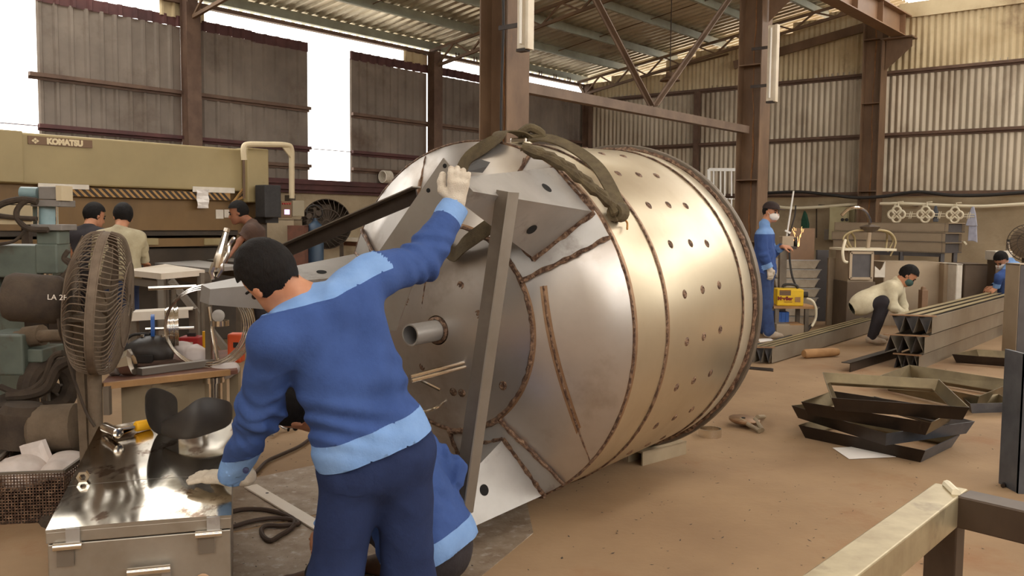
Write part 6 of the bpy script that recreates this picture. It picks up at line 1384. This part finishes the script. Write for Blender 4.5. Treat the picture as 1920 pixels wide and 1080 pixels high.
for px, yb_, dy in ((1590, 466, -.1), (1597, 466, .1), (1603, 464, .3), (1661, 466, .3), (1664, 472, .1), (1669, 480, -.1)):
    e = ond(px, yb_, Y+.25+dy); sgn = 1 if px > 1630 else -1; rim = V((apex.x+sgn*(.16+abs(e.x-apex.x)*.35), apex.y+dy*.5, apex.z-.05)); bul = V((e.x+sgn*(.1-.3*abs(dy)), e.y, (apex.z+e.z)/2))
    g = G(); g.tube(spl([apex+V((sgn*.06, 0, -.02)), rim, bul, e], 6), .015, 7); g.build('crown_rib', 'profile_top', t, smooth=True)
g = G(); g.tube(spl([ond(1585, 450, Y), ond(1580, 470, Y-.1), ond(1582, 488, Y-.1), ond(1589, 492, Y-.1)], 5), .02, 7); g.build('crown_rib', 'grille_cream', t, smooth=True)
g = G(); g.tube(spl([apex+Z*.05, ond(1630, 410, Y+.2), ond(1622, 396, Y+.1), ond(1607, 389, Y), ond(1590, 393, Y), ond(1578, 404, Y)], 6), .022, 8); g.build('gooseneck', 'polished', t, smooth=True)
g = G(); p, q_ = ond(1641, 488, Y), ond(1659, 520, Y); g.prism([V((p.x, Y, q_.z)), V((q_.x, Y, q_.z)), V((q_.x, Y, p.z)), V((p.x*.3+q_.x*.7, Y, p.z-.1)), V((p.x*.5+q_.x*.5, Y, p.z-.14)), V((p.x, Y, p.z-.08))], V((0, .02, 0))); g.build('notched_plate', 'label_white', t)
for i, (yt, yb_, xl, xr, xe, lab) in enumerate(((455, 475, 1562, 1772, 1803, 'lowest of three long sheet metal boxes stacked at the wall'), (437, 455, 1560, 1772, 1803, 'middle of three long sheet metal boxes stacked at the wall'), (418, 436, 1565, 1778, 1809, 'topmost of three long sheet metal boxes stacked at the wall'))):
    Ya = 14.0; p0 = ond(xl, yb_, 15.6); p1 = ond(xr, yb_, 14.0); z0 = ond(xr, yb_, 14.0).z; z1 = ond(xr, yt, 14.0).z; e = ond(xe, yb_, 14.25)
    P = [V((p0.x, p0.y, 0)), V((p1.x, p1.y, 0)), V((e.x, e.y, 0)), V((p0.x+e.x-p1.x, p0.y+e.y-p1.y, 0))]
    t = thing('sheet_box', V((p1.x, p1.y, z0)), lab, 'box', 'long sheet metal boxes')
    g = G(); g.prism([P[0]+Z*z0, P[1]+Z*z0, P[1]+Z*z1, P[0]+Z*z1], V((0, .02, 0))); g.build('front_panel', 'sheet_taupe', t)
    g = G(); g.prism([P[3]+Z*z0, P[2]+Z*z0, P[2]+Z*z1, P[3]+Z*z1], V((0, .02, 0))); g.build('back_panel', 'sheet_taupe', t)
    g = G(); g.prism([p_+Z*(z0+.005) for p_ in P], Z*.01); g.build('bottom_panel', 'sheet_dark', t); g = G(); g.prism([p_+Z*(z1-.01) for p_ in P], Z*.01); g.build('top_panel', 'sheet_taupe', t)
    n = (P[1]-P[0]).normalized(); g = G(); k = .06; g.prism([P[1]-n*k+Z*z0, P[2]-n*k+Z*z0, P[2]-n*k+Z*z1, P[1]-n*k+Z*z1], n*.01); g.build('end_panel', 'sheet_dark', t)
zr = ond(1772, 475, 14.0).z
rk = thing('box_rack', V((ond(1700, 475, 14.8).x, 14.8, 0)), 'steel rack under the stacked sheet boxes', 'rack')
for px, yy in ((1572, 15.5), (1690, 14.6), (1766, 14.1), (1790, 14.4)):
    p = ond(px, 475, yy); g = G(); g.bar(V((p.x, yy, 0)), V((p.x, yy, zr-.0)), .06, .06, V((1, 0, 0))); g.build('upright', 'sheet_dark', rk)
for pxa, ya, pxb, yb_ in ((1572, 15.5, 1766, 14.1),):
    p, q_ = ond(pxa, 478, ya), ond(pxb, 478, yb_); g = G(); g.bar(V((p.x, ya, zr-.03)), V((q_.x, yb_, zr-.03)), .06, .06); g.build('beam', 'sheet_dark', rk)
# cabinets behind the crouching man
crate(1655, 493, 1766, 578, 13.0, .55, 'sheet_taupe', 'wide taupe sheet cabinet behind the man in the pale jacket', 'cabinet', 'sheet_cabinet')
crate(1768, 495, 1789, 580, 12.85, .5, 'sheet_taupe', 'narrow taupe cabinet beside the wide one', 'cabinet', 'sheet_cabinet')
crate(1791, 496, 1804, 579, 12.6, .5, 'label_white', 'slim pale panel right of the narrow cabinet', 'panel', 'steel_sheet')
crate(1806, 496, 1851, 577, 12.75, .5, 'sheet_shade', 'dark side of the cabinets right of the slim pale panel, shade in its colour', 'cabinet', 'sheet_cabinet')  # shaded side of the cabinet row as a box, shade put into its colour
t, c, w, h_ = small('brown_jug', 1728, 544, 1741, 573, 12.6, .12, 'girder_paint', 'brown jug on the floor in front of the cabinets', 'jug', 0.)
g = G(); g.lathe(c+Z*h_, Z, [(0, .04), (.04, .03), (.05, .0)], 12); g.build('neck', 'girder_paint', t)
# right edge: white box, thermos, fan, tall panel
t, c, w, h_ = small('white_box', 1866, 471, 1899, 488, 13.6, .3, 'label_white', 'white box on a stand behind the man at the right edge', 'box')
g = G(); g.cbox(V((c.x, c.y, c.z/2)), w*.8, .25, c.z); g.build('stand', 'sheet_shade', t)
zt = c.z+h_; cc = ond(1891, 471, 13.75)
t = thing('thermos', V((cc.x, cc.y, zt)), 'steel thermos standing on the white box', 'thermos'); hh_ = ond(1891, 449, 13.75).z-zt
g = G(); g.lathe((cc.x, cc.y, zt), Z, [(0, .04), (hh_*.75, .04), (hh_*.8, .032)], 16); g.build('bottle', 'polished', t, smooth=True); g = G(); g.lathe((cc.x, cc.y, zt+hh_*.8), Z, [(0, .034), (hh_*.2, .034), (hh_*.2, 0)], 14); g.build('cup', 'dark_rubber', t)
c = ond(1926, 455, 12.0); t = thing('drum_fan', V((c.x, c.y, 0)), 'round brown pedestal fan cut off by the right edge', 'fan')
g = G(); g.lathe(c, (-.3, -1, 0), [(0, .21), (.05, .21), (.1, .12), (.11, 0)], 32); g.build('motor_dome', 'dust_brown', t, smooth=True); wire_guard(c, (-.3, -1, 0), .24, 3, 24, .13, 'dust_dark', t, r=.004)
g = G(); g.cyl(V((c.x, c.y+.05, 0)), c+V((0, .05, 0)), .03, 10); g.build('pole', 'dust_dark', t); g = G(); g.lathe(V((c.x, c.y+.05, 0)), Z, [(0, .25), (.04, .05)], 20); g.build('base', 'dust_dark', t)
crate(1907, 497, 1990, 622, 9.6, .27, 'sheet_dark', 'tall sheet box at the right edge in front of the bending man', 'box', 'sheet_box', m2='sheet_taupe')
# loose sheet and bits near the crouching man
def flat(name, pts, m, label, cat, z=.0, th=.01): g = G(); g.prism([onz(x, y, 0)+Z*z for x, y in pts], Z*th); return tag(g.build(name, m), label, cat)
flat('sheet_blank', [(1690, 582), (1786, 586), (1745, 606), (1690, 602)], 'profile_side', 'pale sheet on the floor under the crouching man\'s hands', 'sheet metal', .02, .012)
flat('sheet_blank', [(1700, 590), (1756, 586), (1745, 596), (1705, 604)], 'sheet_dark', 'dark sheet lying on top of the pale floor sheet', 'sheet metal', .034, .008)
pA = onz(1592, 606); t = thing('steel_tray', pA, 'small grey steel tray on the floor left of the crouching man', 'tray'); x0, x1, z0, z1 = upright(1592, 589, 1634, 606, pA.y, z0=0)
for nm, c, s in (('front_panel', ((x0+x1)/2, pA.y, z1/2), (x1-x0, .012, z1)), ('back_panel', ((x0+x1)/2, pA.y+.4, z1/2), (x1-x0, .012, z1)), ('side_panel', (x0, pA.y+.2, z1/2), (.012, .4, z1)), ('side_panel', (x1, pA.y+.2, z1/2), (.012, .4, z1)), ('bottom', ((x0+x1)/2, pA.y+.2, .006), (x1-x0, .4, .012))): g = G(); g.cbox(V(c), *s); g.build(nm, 'sheet_dark', t)
# sawtooth profile bundles
def bundle(fl_, fr_, bl_, z0, h, n, label, flip=False, name='sawtooth_profile', ridge=.03):
    """long profile: front left, front right and back left floor corners; V teeth across the width"""
    t = thing(name, fl_, label, 'steel profile'); w = fr_-fl_; L = bl_-fl_; q = w.cross(L).normalized(); th = Z*.004
    def P(u, v, z): return fl_+w*u+L*v+Z*(z0+z)
    for i in range(n):
        u0, u1, um = i/n, (i+1)/n, (i+.62)/n
        a, b, c = ((u0, h), (um, 0), (u1, h)) if not flip else ((u0, 0), (u0+.38/n, h), (u1, 0))
        for k, (s, e) in enumerate(((a, b), (b, c))):
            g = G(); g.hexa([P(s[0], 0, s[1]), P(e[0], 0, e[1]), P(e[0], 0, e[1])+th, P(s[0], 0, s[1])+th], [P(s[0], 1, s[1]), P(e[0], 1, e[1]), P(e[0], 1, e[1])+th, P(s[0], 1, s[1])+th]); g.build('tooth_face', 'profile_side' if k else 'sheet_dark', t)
    g = G(); g.hexa([P(1, 0, 0), P(1, 0, 0)+w*.015, P(1, 0, h)+w*.015, P(1, 0, h)], [P(1, 1, 0), P(1, 1, 0)+w*.015, P(1, 1, h)+w*.015, P(1, 1, h)]); g.build('side_web', 'profile_side', t)
    if not flip:
        for i in range(n):
            g = G(); u0, u1 = i/n, (i+.55)/n; g.hexa([P(u0, 0, h), P(u1, 0, h), P(u1, 0, h+.006), P(u0, 0, h+.006)], [P(u0, 1, h), P(u1, 1, h), P(u1, 1, h+.006), P(u0, 1, h+.006)]); g.build('top_strip', 'profile_top', t)
    g = G(); g.bar(P(-.05, 0, h+.01), P(1.1, 0, h+.01), .05, .012); g.build('packing_bar', 'weld_heat', t)
    return t
f0, f1 = onz(1402, 682), onz(1447, 683); b0 = onz(1614, 619)
bundle(f0, f1, f0+(b0-f0), 0.012, .155, 3, 'long sawtooth steel profile lying on the floor beside the vessel')
f0, f1 = onz(1676, 690), onz(1722, 694); b0 = onz(1852, 622); Lv = b0-f0
bundle(f0, f1, b0, 0.0, .14, 3, 'lowest sawtooth profile of the stack at right', True)
bundle(f0+V((-.1, 0, 0)), f1+V((.05, 0, 0)), b0+V((-.1, 0, 0)), .165, .17, 3, 'middle sawtooth profile of the stack at right', True)
bundle(f0+V((-.02, .05, 0)), f1+V((.14, .05, 0)), b0+V((-.02, .05, 0)), .36, .17, 3, 'topmost sawtooth profile of the stack at right')
def angle(p, q, w, m, up=Z, name='angle_iron', m2=None, side=1):
    g = G(); d = (q-p).normalized(); n = d.cross(Z).normalized()*side; g.prism([p, q, q+Z*w, p+Z*w], n*.006); g.prism([p+Z*w, q+Z*w, q+Z*w+n*w, p+Z*w+n*w], -Z*.006); return g
t = thing('angle_iron', onz(1640, 690), 'single dark angle iron with pointed end on the floor', 'angle iron'); p, q = onz(1594, 698), onz(1690, 668)
angle(p, q, .09, 'angle_black', side=-1).build('angle', 'angle_black', t)
# mitred angle frames piled up
def aframe(pts, hgt, m, label):
    """open tray of mitred angle iron: pts = top outer corners, sides slope inwards to the foot"""
    c = sum(pts, V((0, 0, 0)))/4; t = thing('open_tray', V((c.x, c.y, pts[0].z-hgt)), label, 'tray', 'mitred open trays')
    ins = lambda p, k: p+V((c.x-p.x, c.y-p.y, 0)).normalized()*k
    for i in range(4):
        A, B = pts[i], pts[(i+1) % 4]; a, b = ins(A, hgt*.55)-Z*hgt, ins(B, hgt*.55)-Z*hgt
        g = G(); g.hexa([a, b, ins(b, .008), ins(a, .008)], [A, B, ins(B, .008), ins(A, .008)]); g.build('side_bar', m[i], t)
        g = G(); ia, ib = ins(a, hgt*.5)+Z*hgt*.25, ins(b, hgt*.5)+Z*hgt*.25; g.hexa([a, b, ib, ia], [a+Z*.006, b+Z*.006, ib+Z*.006, ia+Z*.006]); g.build('foot_bar', m[i], t)
    return t
def fz(px, py, z): return onz(px, py, z)
def top4(L, F, R, z): return [fz(*L, z), fz(*F, z), fz(*R, z), fz(*L, z)+fz(*R, z)-fz(*F, z)]
aframe(top4((1497, 797), (1735, 845), (1800, 815), .085), .085, ['angle_black', 'angle_blue', 'angle_olive', 'angle_olive'], 'lowest open tray of the pile, beside the white paper')
aframe(top4((1484, 760), (1662, 813), (1828, 790), .18), .085, ['angle_black', 'angle_blue', 'angle_black', 'angle_olive'], 'second lowest open tray of the pile, blue grey front end')
aframe(top4((1502, 753), (1746, 793), (1795, 768), .27), .085, ['angle_black', 'angle_olive', 'angle_black', 'angle_olive'], 'dark open tray third from the bottom of the pile')
aframe([fz(1559, 746, .37), fz(1818, 764, .37), fz(1761, 711, .37), fz(1542, 698, .37)], .085, ['angle_black', 'angle_olive', 'angle_olive', 'angle_olive'], 'topmost open tray of the pile with long olive back bar')
aframe([fz(1819, 757, .1), fz(1904, 755, .1), fz(1873, 739, .1), fz(1800, 741, .1)], .08, ['angle_blue', 'angle_olive', 'angle_olive', 'angle_black'], 'small blue grey open tray at the right of the pile')
aframe([fz(1650, 704, .14), fz(1836, 743, .14), fz(1906, 714, .14), fz(1705, 684, .14)], .13, ['angle_olive', 'angle_olive', 'angle_olive', 'angle_olive'], 'olive brown open tray lying behind the pile')
aframe([fz(1785, 664, .1), fz(1940, 676, .1), fz(1975, 664, .1), fz(1830, 655, .1)], .09, ['angle_black', 'angle_black', 'angle_olive', 'angle_olive'], 'farthest open tray lying alone near the right edge')
# thick plate post at the right edge
p = onz(1916, 926); Yp = p.y; g = G(); x0 = p.x; zt = ond(1905, 664, Yp).z
t = thing('steel_channel', V((x0+.06, Yp, 0)), 'thick blue grey steel channel standing at the right edge', 'post')
g.hexa([V((x0-.02, Yp, 0)), V((x0+.2, Yp-.02, 0)), V((x0+.2, Yp, 0)), V((x0-.02, Yp+.02, 0))], [V((x0-.02, Yp, zt)), V((x0+.2, Yp-.02, zt)), V((x0+.2, Yp, zt)), V((x0-.02, Yp+.02, zt))]); g.build('web', 'post_blue', t)
g = G(); g.cbox(V((x0-.01, Yp+.1, zt/2)), .02, .2, zt); g.build('flange', 'post_blue', t); g = G(); g.cbox(V((x0+.2, Yp+.1, zt/2)), .02, .2, zt); g.build('flange', 'post_blue', t)
# table frame in the right foreground
ZF = .74
C0 = onz(1775, 917, ZF); A0 = onz(1500, 1120, ZF); D0 = onz(2080, 985, ZF)
t = thing('unfinished_table', V(((C0.x+A0.x)/2, (C0.y+A0.y)/2, 0)), 'unfinished welded box section table frame in the right foreground', 'table')
da = (A0-C0); da.z = 0; dd = (D0-C0); dd.z = 0; A0 = C0+da.normalized()*1.2; D0 = C0+dd.normalized()*.9
s = .085
def boxsec(p, q, name, top, side, up=Z): g = G(); g.bar(p-Z*s/2, q-Z*s/2, s, s); return g
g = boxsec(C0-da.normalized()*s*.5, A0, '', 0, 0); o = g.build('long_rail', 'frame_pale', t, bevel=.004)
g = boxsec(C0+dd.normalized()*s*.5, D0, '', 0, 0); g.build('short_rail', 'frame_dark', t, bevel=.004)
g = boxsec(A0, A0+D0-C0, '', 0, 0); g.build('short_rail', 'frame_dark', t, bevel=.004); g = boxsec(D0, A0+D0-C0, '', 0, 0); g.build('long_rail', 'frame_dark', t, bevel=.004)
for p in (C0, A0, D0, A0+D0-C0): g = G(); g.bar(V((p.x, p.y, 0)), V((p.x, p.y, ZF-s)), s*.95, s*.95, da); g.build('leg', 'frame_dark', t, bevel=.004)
g = G(); v = [C0+dd.normalized()*(s*.6+.01*k)+da.normalized()*s*.3 for k in range(8)]
g.tube([C0-dd.normalized()*.01-da.normalized()*s*.4+Z*.004, C0+dd.normalized()*s*.4+da.normalized()*s*.4+Z*.004], .012, 8); g.build('weld_bead', 'grille_cream', t, smooth=True)
# small things on the floor
c = onz(1331, 818); t = thing('steel_ring', c, 'shiny steel ring lying on the floor under the vessel rim', 'ring'); g = G(); g.lathe(c, Z, [(0, .078), (.055, .078), (.055, .071), (0, .071), (0, .078)], 32, caps=False); g.build('ring', 'polished', t, smooth=True, angle=40)
c = onz(1396, 800)+V((0, .02, 0)); t = thing('disc_stand', c, 'round wooden disc with pipe legs lying on the floor', 'disc')
g = G(); dc = ond(1396, 783, c.y); g.lathe(V((dc.x, c.y, dc.z-.02)), V((.05, -.06, 1)), [(-.012, .095), (0, .11), (.012, .11), (.018, .1), (.018, .0)], 28); g.build('disc', 'weld_heat', t, smooth=True, angle=40)
g = G(); g.lathe(V((dc.x-.01, c.y-.01, dc.z+.0)), V((.05, -.06, 1)), [(0, .014), (.002, .014), (.002, 0)], 12); g.build('hole', 'hole_black', t)
for (xa, ya), (xb, yb_) in (((1388, 787), (1424, 813)), ((1416, 786), (1429, 811)), ((1420, 782), (1432, 786))): g = G(); g.cyl(ond(xa, ya, c.y-.02), onz(xb, yb_)+Z*.018, .016, 10); g.build('pipe_leg', 'bench_beige', t, smooth=True)
p, q = onz(1507, 672), onz(1570, 668); t = thing('wooden_log', p, 'short light wooden log beside the long profile', 'log'); g = G(); g.lathe(p+Z*.05, q-p, [(0, .04), (.02, .05), ((q-p).length*.8, .05), ((q-p).length, .04)], 12); g.build('log', 'wood', t, smooth=True)
flat('paper_sheet', [(1561, 841), (1608, 839), (1648, 850), (1680, 858), (1592, 862)], 'paper', 'white paper sheet on the floor beside the frame pile', 'paper', .004, .002)
flat('paper_sheet', [(1420, 636), (1445, 634), (1450, 639), (1425, 642)], 'paper', 'small white paper scrap by the cap man\'s shoes', 'paper', .002, .002)
flat('flat_strip', [(1398, 688), (1450, 692), (1450, 697), (1398, 692)], 'angle_black', 'thin dark strip on the floor in front of the long profile', 'steel strip', .0, .008)
r = random.Random(9)
for k, (x, y, x2, y2, lab) in enumerate(((1555, 606, 1588, 608, 'pale rod on the floor left of the steel tray'), (1535, 596, 1575, 590, 'dark rod among the scrap behind the welder'), (1880, 915, 1896, 893, 'thin dark rod on the floor beside the blue grey post'))):
    g = G(); g.cyl(onz(x, y)+Z*.012, onz(x2, y2)+Z*.012, .011, 8); tag(g.build('steel_rod', 'angle_black' if k else 'grille_cream'), lab, 'rod')
g = G()
for k in range(150):
    p = onz(r.uniform(1505, 1640), r.uniform(572, 602)); a = r.uniform(0, 3.1); l = r.uniform(.04, .16); d = V((math.cos(a)*l, math.sin(a)*l, 0)); g.bar(p+Z*.02, p+d+Z*r.uniform(.02, .08), r.uniform(.02, .05), .02)
tag(g.build('scrap_heap', 'scrap_brown'), 'scatter of dark steel offcuts behind the yellow welder', 'scrap', kind='stuff')
g = G()
for k in range(650):
    if k < 330: p = onz(r.uniform(900, 1900), 690+380*r.random())
    else: p = onz(r.uniform(430, 900), r.uniform(820, 1080))
    a = r.uniform(0, 6.3); l = r.uniform(.003, .011)*(1 if r.random() > .05 else 2.); d = V((math.cos(a)*l, math.sin(a)*l, 0)); n = V((-d.y, d.x, 0))*r.uniform(.2, .6); z = Z*.003
    g.add([p-d+z, p+n+z, p+d+z*2, p-n+z], [(0, 1, 2, 3)])
tag(g.build('floor_debris', 'soot'), 'dark metal chips and flakes scattered over the floor', 'debris', kind='stuff')

cable('thick dark welding cable curling on the floor below the yellow welder', [(1521, 612), (1512, 624), (1490, 632), (1462, 640), (1440, 648), (1420, 650)], .02, 'dark_rubber', 'welding_cable')
cable('thin dark cable trailing among the scrap behind the welder', [(1530, 590), (1548, 600), (1570, 606), (1588, 612)], .009, 'dark_rubber', 'welding_cable')
